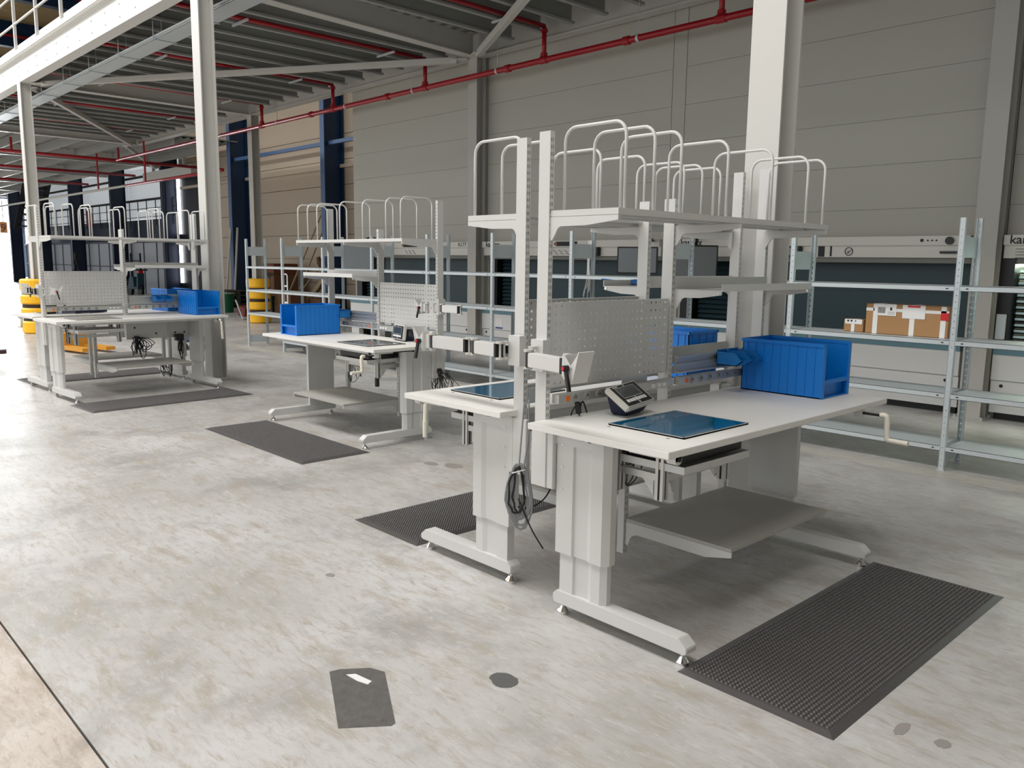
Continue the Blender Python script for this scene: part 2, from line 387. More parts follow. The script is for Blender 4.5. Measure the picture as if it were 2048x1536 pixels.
brace('small far diagonal tube beyond the red pipe corner', (-27.3, 9.3, 4.98), (-33, 12.3, 4.98))
# cable tray
ct = thing('cable_tray', 'perforated galvanised cable tray hung along the front edge under the mezzanine', 'cable tray', (0, 4.93, 4.80))
xs = [-60.0]; n_ = 0
part(ct, 'tray_floor', B(-60, 4, 0, .3, 0, .004), galv)
part(ct, 'tray_side', B(-60, 4, .296, .3, 0, .06), galv)
xa = [-22+.045*k for k in range(0, 490)]
xs = []
for a in xa: xs += [a, a+.026]
zs = [0, .02, .034, .05, .062]
part(ct, 'tray_side', MB().plate(xs, zs, lambda i, j: i % 2 == 0 and j == 1, 0, .003), galv, fix=False)
part(ct, 'tray_side', B(-60, -22, 0, .004, 0, .06), galv)
for k in range(16):
    x = -1-1.5*k
    part(ct, 'hanger', MB().box(x-.01, x+.01, -.03, .32, -.014, -.002).box(x-.006, x+.006, -.03, -.02, -.03, .25).cyl((x, .1, 0), (x, .1, .5), .004, 6), galv)
# ---------------- red sprinkler pipes
sp = thing('sprinkler_main', 'long red sprinkler main with couplings running along the panelled wall', 'pipe', (0, 9.3, 4.63))
part(sp, 'pipe_run', MB().cyl((-28.2, 0, 0), (3, 0, 0), .045, 14), red, smooth=True)
for x in (-18.33, -15.23, -12.15, -9.2, -6.1, -3.05):
    part(sp, 'riser', MB().cyl((x, 0, .0), (x, 0, .47), .036, 12), red, smooth=True)
    part(sp, 'coupling', MB().cyl((x, 0, .05), (x, 0, .1), .055, 12), red); part(sp, 'coupling', MB().cyl((x, 0, .4), (x, 0, .44), .055, 12), red); part(sp, 'coupling', MB().cyl((x-.07, 0, 0), (x+.07, 0, 0), .056, 12), red)
for x in (-16.1, -13.3, -10.0, -7.6, -4.4):
    part(sp, 'coupling', MB().cyl((x-.05, 0, 0), (x+.05, 0, 0), .06, 12), red)
for x in (-14.75, -12.5, -10.25, -7.4, -20.5, -17.6, -5.0):
    part(sp, 'hanger_rod', MB().cyl((x, 0, .04), (x, 0, .8), .006, 6).cyl((x-.02, 0, 0), (x+.02, 0, 0), .052, 12), galv)
for x, l in ((-18.33, 'third red branch pipe under the ceiling sheet, counted from the right corner brace'), (-15.23, 'red branch pipe under the joists that drops at the blue column'), (-12.15, 'bright red branch pipe crossing above the long white brace'), (-9.2, 'red branch pipe at the top right of the ceiling'), (-21.5, 'red branch pipe in the left part of the ceiling'), (-24.5, 'last red branch pipe before the red cross pipe')):
    o = thing('branch_pipe', l, 'pipe', (x, 4.85, 5.12)); part(o, 'pipe_run', MB().cyl((0, 0, 0), (0, 4.45, 0), .034, 12), red, smooth=True)
    [part(o, 'hanger_bar', B(-.25, .25, y, y+.03, -.08, -.05), galv) for y in (1.0, 3.6)]
o = thing('cross_pipe', 'red sprinkler cross pipe hanging in the far part of the mezzanine', 'pipe', (-28.3, 4.8, 4.63))
part(o, 'pipe_run', MB().cyl((0, 0, 0), (0, 8.0, 0), .05, 12), red, smooth=True)
for y in (1.6, 4.6, 7.2): part(o, 'riser', MB().cyl((0, y, 0), (0, y, .4), .036, 10), red)
o = thing('low_pipe', 'thin red and white pipe at lower height leading left towards the bright doors', 'pipe', (0, 9.3, 3.79))
part(o, 'pipe_run', MB().cyl((-27.5, 0, 0), (-20.5, 0, 0), .04, 10), red, smooth=True)
part(o, 'pipe_run', MB().cyl((-60, 0, 0), (-27.5, 0, 0), .04, 10), steelw, 'white stretch of the pipe', smooth=True)
for x in (-25.8, -30.1): part(o, 'riser', MB().cyl((x, 0, 0), (x, 0, 1.2), .03, 8), red)
for k, x in enumerate((-35.5, -41.5)):
    o = thing('branch_pipe', 'dim red branch pipe beside the %s white beam beyond the cross pipe' % ('second', 'third')[k], 'pipe', (x, 4.8, 4.85)); part(o, 'pipe_run', MB().cyl((0, 0, 0), (0, 7.6, 0), .05, 10), red, smooth=True)

# ================================================================= STORAGE MACHINES
def machine(x0, x1, label, mode='teal', louv=True, zb=.08, name_x=None):
    o = thing('storage_machine', label, 'storage machine', (x0, 9.74, 0)); w = x1-x0
    z = 2.25
    part(o, 'wall_panel', B(.01, w-.01, 0, .1, 1.935, 2.245), panel_m)
    while z < 9.2:
        part(o, 'wall_panel', B(.006, w-.006, 0, .1, z+.003, z+.497), panel_m); z += .5
    part(o, 'casing', MB().box(0, w, .012, 1.4, 1.9, 9.3).box(0, .04, .02, 1.4, 0, 1.9).box(w-.04, w, .02, 1.4, 0, 1.9).box(.04, w-.04, 1.2, 1.4, 0, 1.9), panel_m)
    part(o, 'header', MB().prism([(-.14, 1.935), (0, 1.935), (0, 1.70), (-.1, 1.70), (-.1, 1.835), (-.14, 1.835)], 0, .02, w-.02), head_m)
    part(o, 'header_lip', B(.02, w-.02, -.06, .02, 1.64, 1.70), mat('lip_grey', (120, 120, 114), .5))
    part(o, 'apron', MB().box(.02, w-.02, -.13, 0, .43, .70), panel_w); part(o, 'apron_edge', B(.02, w-.02, -.14, 0, .70, .77), mat('teal_edge', (96, 132, 144), .4), 'teal sill strip')
    if zb < .1:
        part(o, 'lower_apron', MB().box(.02, w-.02, -.11, 0, .235, .425).box(.02, w-.02, -.09, 0, .08, .2), panel_w)
    else:
        part(o, 'lower_apron', B(.02, w-.02, -.11, 0, .19, .425), panel_w)
        part(o, 'leg', B(.02, .3, -.11, 0, 0, .19), panel_w); part(o, 'leg', B(w-.5, w-.02, -.11, 0, 0, .19), panel_w)
        part(o, 'gap_shade', B(.3, w-.5, .1, .2, 0, .19), black)  # black block stands for the shaded gap between the legs
    if zb < .1: part(o, 'gap_shade', B(.05, w-.05, -.02, .05, 0, .08), black)  # black strip stands for the shaded gap under the apron
    hl = MB()
    for x in (.12, w-.15): hl.cyl((x, -.112, .37), (x, -.118, .37), .018, 10)
    part(o, 'bolt_cap', hl, black)
    if mode == 'teal':
        part(o, 'shutter', MB().box(.9, w-.04, .16, .2, .77, 1.66), teal)
        part(o, 'shutter', MB().box(.9, w-.04, .14, .16, .77, 1.30), teal)
        lm = MB()
        for k in range(13): lm.prism([(.1, .8+k*.066), (.14, .8+k*.066+.045), (.15, .8+k*.066+.045), (.11, .8+k*.066)], 0, .28, .86)
        part(o, 'louvre', lm, teal); part(o, 'shutter_back', B(.04, .9, .2, .24, .77, 1.66), mat('very_dark_teal', (14, 24, 30), .6))
        part(o, 'guide_post', B(.04, .24, .02, .12, .2, 1.9), black)
    else:
        part(o, 'guide_post', B(.0, .13, -.08, .12, .7, 1.92), black)
        part(o, 'guide_post', MB().box(.02, .10, -.13, -.08, .86, 1.12), galv, 'pale sensor bar')
        part(o, 'lamp_strip', B(.14, w-.1, -.02, .3, 1.615, 1.64), mat('lamp_strip', (235, 240, 220), .5, emit=9.0), 'lit strip light')
        ice = mat('ice_tray', (190, 222, 224), .3)
        for k in range(12):
            z = .86+k*.062
            part(o, 'tray', MB().prism([(.02, z), (.7, z+.012), (.7, z+.03), (.02, z+.02)], 1, .16, w-.2) if 0 else MB().box(.15, .62, .02, .75, z, z+.012).box(.15, .62, .02, .03, z, z+.035), ice)
        part(o, 'rear_glass', B(.62, w-.1, .5, .55, .8, 1.6), mat('ice_glass', (120, 170, 185), .3))
        part(o, 'bay_wall', B(.14, w-.1, .8, .85, .75, 1.62), mat('bay_wall', (170, 190, 195), .5))
        part(o, 'tray_front', B(.14, w-.1, -.05, .05, .79, .84), panel_w)
    R = (pi/2, 0, 0)
    lettering(o, 'kardex', .125, (.075 if mode != 'teal' else .12, -.142, 1.847), R, ink)
    return o
m1 = machine(-15.2, -11.22, 'leftmost grey panelled storage machine, left of the corner-brace column', zb=.2)
m2 = machine(-10.95, -7.12, 'grey panelled storage machine seen behind the two tall bench posts', zb=.2)
m3 = machine(-6.9, -3.08, 'grey panelled storage machine behind the cardboard boxes', zb=.08)
m4 = machine(-2.80, 1.2, 'storage machine at the right edge with a lit open bay of pale trays', mode='lit')
struct('trim_2', B(-7.114, -6.9, 9.735, 9.80, 0, 9.2), panel_m, 'vertical cover strip between two grey machines')
struct('trim_3', B(-11.2, -10.95, 9.80, 9.9, 0, 9.2), panel_m)
struct('trim_4', B(-3.06, -2.82, 9.80, 9.9, 0, 9.2), panel_m)
Rx = (pi/2, 0, 0)
def sign_arrow(o, x, z, w=.5):
    part(o, 'arrow_plate', MB().prism([(x, z), (x+.06, z-.035), (x+w, z-.035), (x+w, z+.035), (x+.06, z+.035)], 1, -.146, -.141), ink, 'dark arrow-shaped name plate')
    part(o, 'arrow_tip', MB().prism([(x+.03, z), (x+.07, z-.022), (x+.07, z+.022)], 1, -.15, -.146), orange)
sign_arrow(m1, 1.9, 1.885); sign_arrow(m2, 1.75, 1.885)
for o, x in ((m1, 1.95), (m2, 1.7), (m3, .9)):
    st = MB()
    for k in range(3): st.obox((x+.12*k, -.103, 1.79), (x+.12*k+.07, -.103, 1.76), .004, .012, (0, 1, 0)); st.obox((x+.04+.12*k, -.103, 1.745), (x+.12*k+.11, -.103, 1.72), .004, .012, (0, 1, 0))
    part(o, 'instruction_marks', st, ink)
    part(o, 'control_box', MB().box(x+.75, x+1.0, -.17, -.1, 1.70, 1.83), black, bevel=.01); part(o, 'control_screen', B(x+.78, x+.93, -.174, -.17, 1.72, 1.81), mat('lcd_grey', (130, 138, 140), .3))
# pictograms of machine three
def ring(cx, cz, y, r, t=.006, n=28):
    return MB().tube([(cx+r*cos(2*pi*k/n), y, cz+r*sin(2*pi*k/n)) for k in range(n)], t, 4, True)
part(m3, 'warning_pictogram', ring(2.48, 1.768, -.104, .045, .005).obox((2.455, -.104, 1.745), (2.51, -.104, 1.79), .004, .009, (0, 1, 0)).obox((2.465, -.104, 1.77), (2.49, -.104, 1.745), .004, .008, (0, 1, 0)), ink)
st = MB()
for k in range(3): st.prism([(3.36+k*.045, 1.878), (3.385+k*.045, 1.878), (3.3725+k*.045, 1.9)], 1, -.145, -.141)
st.cyl((3.31, -.141, 1.888), (3.31, -.146, 1.888), .018, 12)
part(m3, 'icon_row', st, ink); part(m3, 'knob', MB().cyl((3.6, -.14, 1.882), (3.6, -.17, 1.882), .042, 16), black); part(m3, 'handle_bar', B(3.5, 3.68, -.13, -.1, 1.745, 1.77), black)
part(m3, 'control_screen', B(2.1, 2.18, -.104, -.1, 1.705, 1.83), ink); part(m3, 'label_strip', B(2.25, 2.27, -.106, -.1, 1.71, 1.83), ink)
part(m4, 'paper_label', B(.72, 1.0, -.134, -.13, .5, .66), paper); part(m4, 'label_band', B(.72, 1.0, -.136, -.134, .5, .53), mat('label_blue', (60, 80, 140), .6))
part(m2, 'paper_label', B(.38, .56, -.134, -.13, .45, .62), paper); part(m2, 'label_band', B(.38, .56, -.136, -.134, .45, .475), mat('label_blue', (60, 80, 140), .6))
lettering(m1, 'R.I.TT', .09, (3.62, -.142, 1.86), Rx, mat('ink_soft', (90, 90, 86), .6))
tb = MB()
for k in range(4): tb.box(-.01+.15, .25, -.15, -.145, 1.70+k*.03, 1.705+k*.03)
part(m4, 'side_print', tb, ink)
# monitors on swivel arms at the machines
def swivel(x, y, z, w, h, rz, label):
    o = thing('swivel_monitor', label, 'monitor', (x, y, z), rz)
    part(o, 'bezel', B(-w/2, w/2, -.02, .02, 0, h), black, bevel=.006)
    part(o, 'screen', B(-w/2+.02, w/2-.02, -.024, -.02, .025, h-.02), mat('screen_grey', (120, 126, 128), .25))
    part(o, 'arm', MB().tube(smoothpath([(0, .02, h*.6), (.05, .12, h+.02), (.1, .3, h+.12), (.12, .6, h+.1)]), .022, 8), black)
swivel(-14.0, 9.05, 1.36, .72, .55, radians(28), 'grey screen on a black arm left of the leftmost machine lettering')
swivel(-7.05, 9.0, 1.45, .55, .37, radians(30), 'black framed screen between the two tall bench posts and the middle post')
swivel(-6.2, 9.1, 1.42, .6, .42, radians(50), 'dark tilted screen just right of the middle bench post')

# ================================================================= SHELVING RACK
rk = thing('shelving_rack', 'long open galvanised shelving rack with perforated uprights along the machines', 'shelving rack', (0, 6.87, 0))
def upright(x, h, front):
    ys = 0 if front else .40; mb = MB()
    n = int(h/.05); zs = [0]
    for k in range(n):
        a = .02+k*.05
        if a+.016 < h: zs += [a, a+.016]
    zs.append(h)
    if front:
        mb.plate([x-.022, x-.0035, x+.0035, x+.022], [0]+sum([[.03+k*.05, .037+k*.05] for k in range(int((h-.04)/.05))], [])+[h], lambda i, j: i == 1 and j % 2 == 1, ys, ys+.002)
        mb.box(x-.02, x-.018, ys, ys+.035, 0, h).box(x+.018, x+.02, ys, ys+.035, 0, h)
    else:
        mb.plate([x-.02, x-.014, x-.004, x+.004, x+.014, x+.02], zs, lambda i, j: i in (1, 3) and j % 2 == 1 and (zs[j+1]-zs[j] < .017), ys-.002, ys)
        mb.box(x-.02, x-.018, ys-.035, ys, 0, h).box(x+.018, x+.02, ys-.035, ys, 0, h)
    mb.box(x-.03, x+.03, ys-.03 if not front else ys-.01, ys+.04 if front else ys+.01, 0, .006)
    return mb
UX = [-14.32+1.333*k for k in range(0, 12)]
UX = [-14.33, -13.0, -11.67, -10.29, -8.96, -7.645, -6.32, -4.98, -3.655, -2.28, -.95, .38]
HT = {8: 1.862, 9: 1.975}
for i, x in enumerate(UX):
    h = HT.get(i, 1.945)
    part(rk, 'upright', upright(x, h, True).mesh('upright', galv, fix=False), galv); part(rk, 'upright', upright(x, h+.01, False).mesh('upright', galv, fix=False), galv)
    part(rk, 'side_plate', B(x-.002, x+.002, .03, .37, h-.30, h-.14), galv); part(rk, 'side_plate', B(x-.002, x+.002, .03, .37, .06, .2), galv)
for i in range(len(UX)-1):
    a, b = UX[i]+.022, UX[i+1]-.022
    lv = [1.456, 1.035, .617]+([.196] if i >= 1 else [])
    for z in lv:
        mb = MB().box(a, b, .0, .4, z-.003, z).box(a, b, 0, .003, z-.04, z).box(a, b, .397, .4, z-.04, z).box(a, b, 0, .015, z-.04, z-.037)
        s_ = part(rk, 'shelf', mb, galv)
        for sx in (a+.05, b-.05): part(s_, 'clip_slot', B(sx-.009, sx+.009, -.002, .0, z-.024, z-.016), dark)
# things on the rack
bx = thing('cardboard_box', 'long brown parcel with white tape and two labels on the right rack shelf', 'box', (-3.03, 7.02, 1.037))
part(bx, 'carton', B(0, .66, 0, .2, 0, .25), card, bevel=.003)
tp = MB().box(.06, .10, -.002, .2, 0, .251).box(.36, .40, -.002, .2, 0, .251).box(.0, .66, -.002, .001, .19, .215).box(.6, .64, -.002, .0, 0, .25)
part(bx, 'packing_tape', tp, paper)
part(bx, 'address_label', MB().box(.07, .25, -.004, -.002, .155, .252), paper); part(bx, 'address_label', MB().box(.30, .48, -.004, -.002, .14, .25), paper)
t_ = MB()
for k in range(9): t_.box(.10+k*.007, .10+k*.007+.003, -.006, -.004, .175, .225)
t_.box(.18, .24, -.006, -.004, .17, .172).box(.18, .24, -.006, -.004, .185, .187).box(.2, .215, -.006, -.004, .2, .225)
part(bx, 'barcode', t_, ink); part(bx, 'red_tab', MB().box(.34, .44, -.006, -.004, .232, .248), knobred); part(bx, 'red_tab', MB().box(.6, .66, -.006, -.002, .14, .2), knobred, 'orange red sticker on the box end')
bx = thing('cardboard_box', 'small brown parcel left of the long parcel on the rack shelf', 'box', (-3.235, 7.06, 1.037))
part(bx, 'carton', B(0, .17, 0, .14, 0, .105), card, bevel=.003); part(bx, 'packing_tape', MB().box(.065, .095, -.002, .14, 0, .106), paper)
part(bx, 'address_label', MB().box(.01, .16, -.004, -.002, .065, .107), paper); part(bx, 'barcode', MB().box(.03, .045, -.006, -.004, .085, .1).box(.06, .075, -.006, -.004, .085, .1).box(.1, .105, -.006, -.004, .085, .1), ink)
o = thing('cable_bundle', 'bundle of pale cables hanging from a rack upright behind the tall bench posts', 'cables', (-6.33, 7.22, 1.3))
mb = MB()
for k in range(7):
    q = random.uniform(-.04, .04); mb.tube(smoothpath([(q, 0, .55), (q*.5, -.03, .3), (q+.02, -.04, .1+.05*random.random()), (q*2, -.03, -.02*k)]), .005, 5)
part(o, 'cable', mb, steelw)

# ================================================================= YELLOW COLUMN GUARDS
def guard(x, y, label, r=.33, h=1.1):
    o = thing('column_guard', label, 'column guard', (x, y, 0))
    def annulus(r0, r1, z0, z1, bev=.03, n=28):
        prof = [(r0-bev, z0), (r0, z0+bev), (r0, z1-bev), (r0-bev, z1), (r1, z1), (r1, z0)]
        mb = MB(); k = len(prof)
        vs = [(p[0]*cos(2*pi*i/n), p[0]*sin(2*pi*i/n), p[1]) for i in range(n) for p in prof]
        fs = [(i*k+j, ((i+1) % n)*k+j, ((i+1) % n)*k+(j+1) % k, i*k+(j+1) % k) for i in range(n) for j in range(k)]
        return mb.add(vs, fs)
    zs = [0, .29, .33, .56, .60, .83, .87, h]
    for a, b in ((0, .26), (.33, .53), (.60, .80), (.87, h)): part(o, 'foam_ring', annulus(r, .17, a+.005, b), yellow, smooth=False)
    for a in (.26, .53, .80): part(o, 'strap', annulus(r-.03, .17, a, a+.075, .002), mat('strap_dark', (40, 24, 16), .6))
guard(-19.35, 9.58, 'round yellow column guard seen through the end of the shelving', .29)
guard(-19.25, 4.66, 'tall yellow column guard with black bands behind the farthest bench', .34, 1.12)

# ================================================================= WORKBENCH
CACHE = {}
def cached(key, fn):
    if key not in CACHE: CACHE[key] = fn()
    return CACHE[key]
def post_mesh(z0, z1):
    def f():
        mb = MB(); zs = [z0]; n = int((z1-z0-.03)/.03)
        for k in range(n): zs += [z1-.02-(n-k)*.03+.006, z1-.02-(n-k)*.03+.022]
        zs.append(z1)
        xs = [-.0125, -.0075, -.0035, .0035, .0075, .0125]
        hole = lambda i, j: i in (1, 3) and j % 2 == 1
        mb.plate(xs, zs, hole, 0, .0015); mb.plate(xs, zs, hole, .0635, .065)
        mb.box(-.014, -.0125, 0, .065, z0, z1).box(.0125, .014, 0, .065, z0, z1).box(-.0125, .0125, .0015, .0635, z1-.002, z1)
        return mb.mesh('post', paint, fix=False)
    return cached(('post', z0, z1), f)
def peg_mesh():
    def f():
        nx, nz, p = 22, 10, .0385; W_, H_ = .87, .382; x0 = -nx*p/2; xs = [-W_/2]; zs = [0]
        for k in range(nx): c_ = x0+p*(k+.5); xs += [c_-.0052, c_+.0052]
        for k in range(nz): c_ = .018+p*k; zs += [c_-.0052, c_+.0052]
        xs.append(W_/2); zs.append(H_)
        mb = MB().plate(xs, zs, lambda i, j: i % 2 == 1 and j % 2 == 1, -.0015, .0)
        mb.box(-W_/2, W_/2, .0, .018, H_-.002, H_).box(-W_/2, W_/2, 0, .018, 0, .002).box(-W_/2, -W_/2+.002, 0, .018, 0, H_).box(W_/2-.002, W_/2, 0, .018, 0, H_)
        return mb.mesh('pegboard', paint, fix=False)
    return cached('peg', f)
def hoop_mesh():
    def f():
        pts = [(0, -.355, 0), (0, -.355, .28)]
        for k in range(1, 7): a = k/6*pi/2; pts.append((0, -.355+.06*(1-cos(a)), .29+.06*sin(a)))
        for k in range(0, 7): a = k/6*pi/2; pts.append((0, -.08+.06*sin(a), .29+.06*cos(a)))
        pts.append((0, -.02, 0))
        return MB().tube(pts, .0072, 8).mesh('hoop', paint, smooth=True)
    return cached('hoop', f)
def bracket_poly(d, ztop, tip, drop):
    return [(0, ztop), (-d, ztop), (-d, ztop-tip), (-d*.55, ztop-tip-.018), (-.06, ztop-tip-.02), (-.045, ztop-tip-.028), (-.035, ztop-tip-.045), (-.018, ztop-drop+.01), (-.012, ztop-drop), (0, ztop-drop)]
def profile_post(x, y, z0, z1, w=.04):        # slotted aluminium extrusion
    mb = MB(); h = w/2; g = .0055
    for sx in (-1, 1):
        for sy in (-1, 1): mb.box(x+sx*g, x+sx*h, y+sy*g, y+sy*h, z0, z1)
    return mb
HOOPS = [-.795, -.605, -.415, -.045, .355, .725, .915]
def bench(key, label, loc, rz, s, glass, dz=0, py=0, hoops=HOOPS, housing=True, crank=(.725, False)):
    g = None
    o = thing('workbench', label, 'workbench', loc, rz, g)
    X = lambda a, b: (min(s*a, s*b), max(s*a, s*b))
    def P(name, mb, m=paint, label=None, z=dz, parent=o, **k):
        q = part(parent, name, mb, m, label, **k)
        if z and parent is o: q.location.z = z
        return q
    # legs
    for e in (-1, 1):
        xe = -.855*s*e if e == 1 else .86*s     # outer face x
        sg_ = -1 if xe < 0 else 1                # outward sign
        i_ = lambda d: xe-sg_*d
        out = [(i_(0), -.065), (i_(0), -.163), (i_(.011), -.169), (i_(.011), -.246), (i_(0), -.272), (i_(0), -.335), (i_(.032), -.358), (i_(.068), -.358), (i_(.068), -.065)]
        q = P('leg_sleeve', MB().prism(out, 2, .30, .868))
        P('leg_cap', MB().box(i_(-.001), i_(.02), -.335, -.06, .80, .868), z=dz)
        inn = [(i_(.012), -.085), (i_(.012), -.163), (i_(.023), -.169), (i_(.023), -.246), (i_(.012), -.272), (i_(.012), -.322), (i_(.034), -.346), (i_(.060), -.346), (i_(.060), -.085)]
        P('leg_column', MB().prism(inn, 2, .105, .36), z=0)
        sc = MB()
        for yy, zz_ in ((-.10, .80), (-.10, .70), (-.10, .60)): sc.cyl((i_(-.001), yy, zz_), (i_(-.004), yy, zz_), .005, 8)
        P('screw', sc, chrome)['kind'] = 'stuff'
        vt = MB()
        for yy in (-.208, -.222):
            for zz_ in (.846, .838): vt.cyl((i_(-.001), yy, zz_), (i_(-.0016), yy, zz_), .0035, 6)
        P('vent', vt, dark)['kind'] = 'stuff'
        fx = i_(.04)
        ft = P('foot', MB().prism([(-.05, .07), (-.05, .095), (-.075, .118), (-.745, .118), (-.785, .085), (-.785, .062), (-.77, .055), (-.06, .055)], 0, fx-.036, fx+.036), z=0, bevel=.003)
        for yy in (-.085, -.745):
            part(ft, 'levelling_pad', MB().cyl((fx, yy, 0), (fx, yy, .012), .027, 16, .027).cyl((fx, yy, .012), (fx, yy, .035), .027, 16, .01).cyl((fx, yy, .03), (fx, yy, .056), .008, 8), chrome)
    P('tabletop', B(-.98, .98, -.755, 0, .872, .9), top_m, bevel=.002)
    P('support_rail', MB().box(-.8, .8, -.69, -.65, .845, .871).box(-.8, .8, -.2, -.16, .83, .871).box(-.8, .8, -.05, -.02, .80, .871))
    a, b = X(.02, .80)
    bp_ = P('back_panel', B(a, b, -.05, -.044, .60, .80))
    hl = MB()
    for t in (.12, .38, .62, .74): hl.cyl((s*t, -.052, .66 if t > .2 else .74), (s*t, -.0505, .66 if t > .2 else .74), .012, 10)
    part(bp_, 'cable_hole', hl, dark)
    # posts
    for t, z1 in ((-.855, 2.155), (.06, 1.925), (.97, 2.15)):
        z0_ = .62 if t > 0 else .60
        q = part(o, 'upright_post', post_mesh(z0_, z1)); q.location = (s*t, py, dz)
        part(q, 'slot_shade_core', cached(('shade_core', z0_, z1), lambda: B(-.0122, .0122, .006, .059, z0_+.002, z1-.004).mesh('shade_core', dark)))  # dark core paints the shade inside the hollow post behind its slots
    P('post_sleeve', MB().box(*X(-.88, -.85), -.02, .075, .59, .862).box(*X(-.876, -.80), -.06, -.02, .59, .862), bevel=.003)
    P('post_sleeve', MB().box(*X(.94, .90), -.02, .06, .60, .862))
    # top shelf
    a, b = X(-.86, .945)
    sh = P('top_shelf', MB().box(a, b, -.378, -.002, 1.812, 1.82).box(a, b, -.378, -.372, 1.794, 1.812).box(a, a+.004, -.372, -.002, 1.794, 1.812).box(b-.004, b, -.372, -.002, 1.794, 1.812).box(a+.02, b-.02, -.25, -.22, 1.795, 1.812).box(a+.02, b-.02, -.1, -.07, 1.795, 1.812))
    for t in (-.856, .06, .93): part(sh, 'shelf_bracket', MB().prism(bracket_poly(.378, 1.792, .02, .1), 0, s*t-.005, s*t+.005), paint)
    for hx in hoops: link('divider_hoop', hoop_mesh(), sh, (hx, 0, 1.82))
    # mid shelf
    a, b = X(.07, .985)
    ms = P('mid_shelf', MB().box(a, b, -.28, -.002, 1.466, 1.47).box(a, b, -.284, -.28, 1.466, 1.502).box(a, b, -.004, -.002, 1.47, 1.53))
    for t in (.075, .98): part(ms, 'shelf_bracket', MB().prism(bracket_poly(.278, 1.466, .018, .1), 0, s*t-.004, s*t+.004), paint); part(ms, 'bolt', MB().cyl((s*t-.008, -.265, 1.457), (s*t+.008, -.265, 1.457), .007, 8), chrome)
    # pegboard
    q = part(o, 'pegboard', peg_mesh()); q.location = (s*-.40, .008+py, 1.04+dz)
    # power rails
    for t0, t1 in ((-.83, .03), (.09, .95)):
        a, b = X(t0, t1)
        pr_ = P('power_rail', B(a, b, -.045, -.004, .972, 1.012), alu)
        step = 1
        st0 = t0+.06 if s > 0 else t0+.06
        part(pr_, 'switch', B(s*st0-.012, s*st0+.012, -.0475, -.045, .98, 1.004), orange)
        so = MB(); sk = MB()
        for k in range(6):
            c_ = s*(st0+.045+.084*k); so.cyl((c_, -.045, .992), (c_, -.049, .992), .0185, 16); sk.cyl((c_-.007, -.049, .992), (c_-.007, -.0505, .992), .003, 6); sk.cyl((c_+.007, -.049, .992), (c_+.007, -.0505, .992), .003, 6); sk.cyl((c_, -.049, .999), (c_, -.053, .999), .0025, 6)
            part(pr_, 'socket', MB().cyl((c_, -.045, .992), (c_, -.049, .992), .0185, 16), mat('socket_grey', (150, 150, 146), .5))
        part(pr_, 'socket_pins', sk, dark)['kind'] = 'stuff'
        jk = MB()
        for k in range(3): c_ = s*(t0+.68+.045*k); jk.box(c_-.009, c_+.009, -.06, -.045, .982, 1.0)
        part(pr_, 'data_jack', jk, paper)['kind'] = 'stuff'
    # aluminium bin rail
    a, b = X(.09, .95)
    rr = P('bin_rail', MB().box(a, b, -.012, -.002, 1.03, 1.126).box(a, b, -.03, -.012, 1.108, 1.122).box(a, b, -.03, -.012, 1.03, 1.04).box(a, b, -.022, -.012, 1.072, 1.082), alu)
    # lower shelf
    a, b = X(-.355, .55)
    P('lower_shelf', MB().box(a, b, -.665, -.067, .334, .35), mat('shelf_grey', (176, 174, 168), .45), bevel=.001)
    for t in (-.35, .545):
        P('lower_bracket', MB().prism([(-.067, .333), (-.665, .333), (-.665, .308), (-.53, .278), (-.14, .28), (-.11, .268), (-.095, .245), (-.088, .215), (-.067, .215)], 0, s*t-.004, s*t+.004))
        q = part(o, 'hanging_post', cached('hang', lambda: MB().plate([-.0155, -.0085, -.0045, .0045, .0085, .0155], sum([[.17+.03*k+.007, .17+.03*k+.023] for k in range(23)], [.17])+[.868], lambda i, j: i in (1, 3) and j % 2 == 1, -.067, -.065).box(-.017, -.0155, -.067, -.03, .17, .868).box(.0155, .017, -.067, -.03, .17, .868).box(-.017, .017, -.03, -.028, .17, .868).mesh('hang', paint, fix=False)))
        q.location = (s*t, 0, dz)
    # display inset and its housing
    a, b = X(-.742, -.253)
    sc_ = P('display_panel', B(a, b, -.655, -.262, .898, .906), mat('bezel_grey', (112, 112, 110), .4)); part(sc_, 'glass', B(a+.006, b-.006, -.65, -.267, .906, .9075), glass)
    part(sc_, 'edge_trim', MB().box(a, a+.004, -.655, -.262, .9, .9085).box(a, b, -.655, -.651, .9, .9085).box(b-.004, b, -.655, -.262, .9, .9085).box(a, b, -.266, -.262, .9, .9085), alu)
    cp = MB()
    for yy in (-.29, -.60): cp.cyl((a-.03 if s > 0 else b+.03, yy, .9), (a-.03 if s > 0 else b+.03, yy, .9008), .009, 10)
    P('hole_cap', cp, mat('cap_grey', (150, 148, 144), .5))
    a, b = X(-.735, -.24)
    P('tray', MB().box(a, b, -.66, -.25, .752, .757).box(a, b, -.66, -.655, .757, .783).box(a, b, -.255, -.25, .757, .783).box(a, a+.005, -.655, -.255, .757, .783).box(b-.005, b, -.655, -.255, .757, .783))
    if housing: P('display_housing', B(a+.02, b-.02, -.63, -.28, .79, .868), black)
    for t in (-.72, -.255):
        for yy, zb_ in ((-.54, .62 if t < -.5 else .63), (-.31, .62 if t < -.5 else .70)):
            q = P('profile_post', profile_post(s*t, yy, zb_, .868), alu); part(q, 'groove_shade_core', B(s*t-.014, s*t+.014, yy-.014, yy+.014, zb_+.001, .867), dark)  # dark core paints shade into the aluminium grooves
        P('profile_bar', MB().box(s*t-.015, s*t+.015, -.52, -.33, .70, .73), alu)
        P('gusset', MB().prism([(-.50, .70), (-.44, .70), (-.50, .63)], 0, s*t-.003, s*t+.003))
    P('profile_bar', MB().box(*X(-.7, -.275), -.555, -.53, .70, .73), alu)
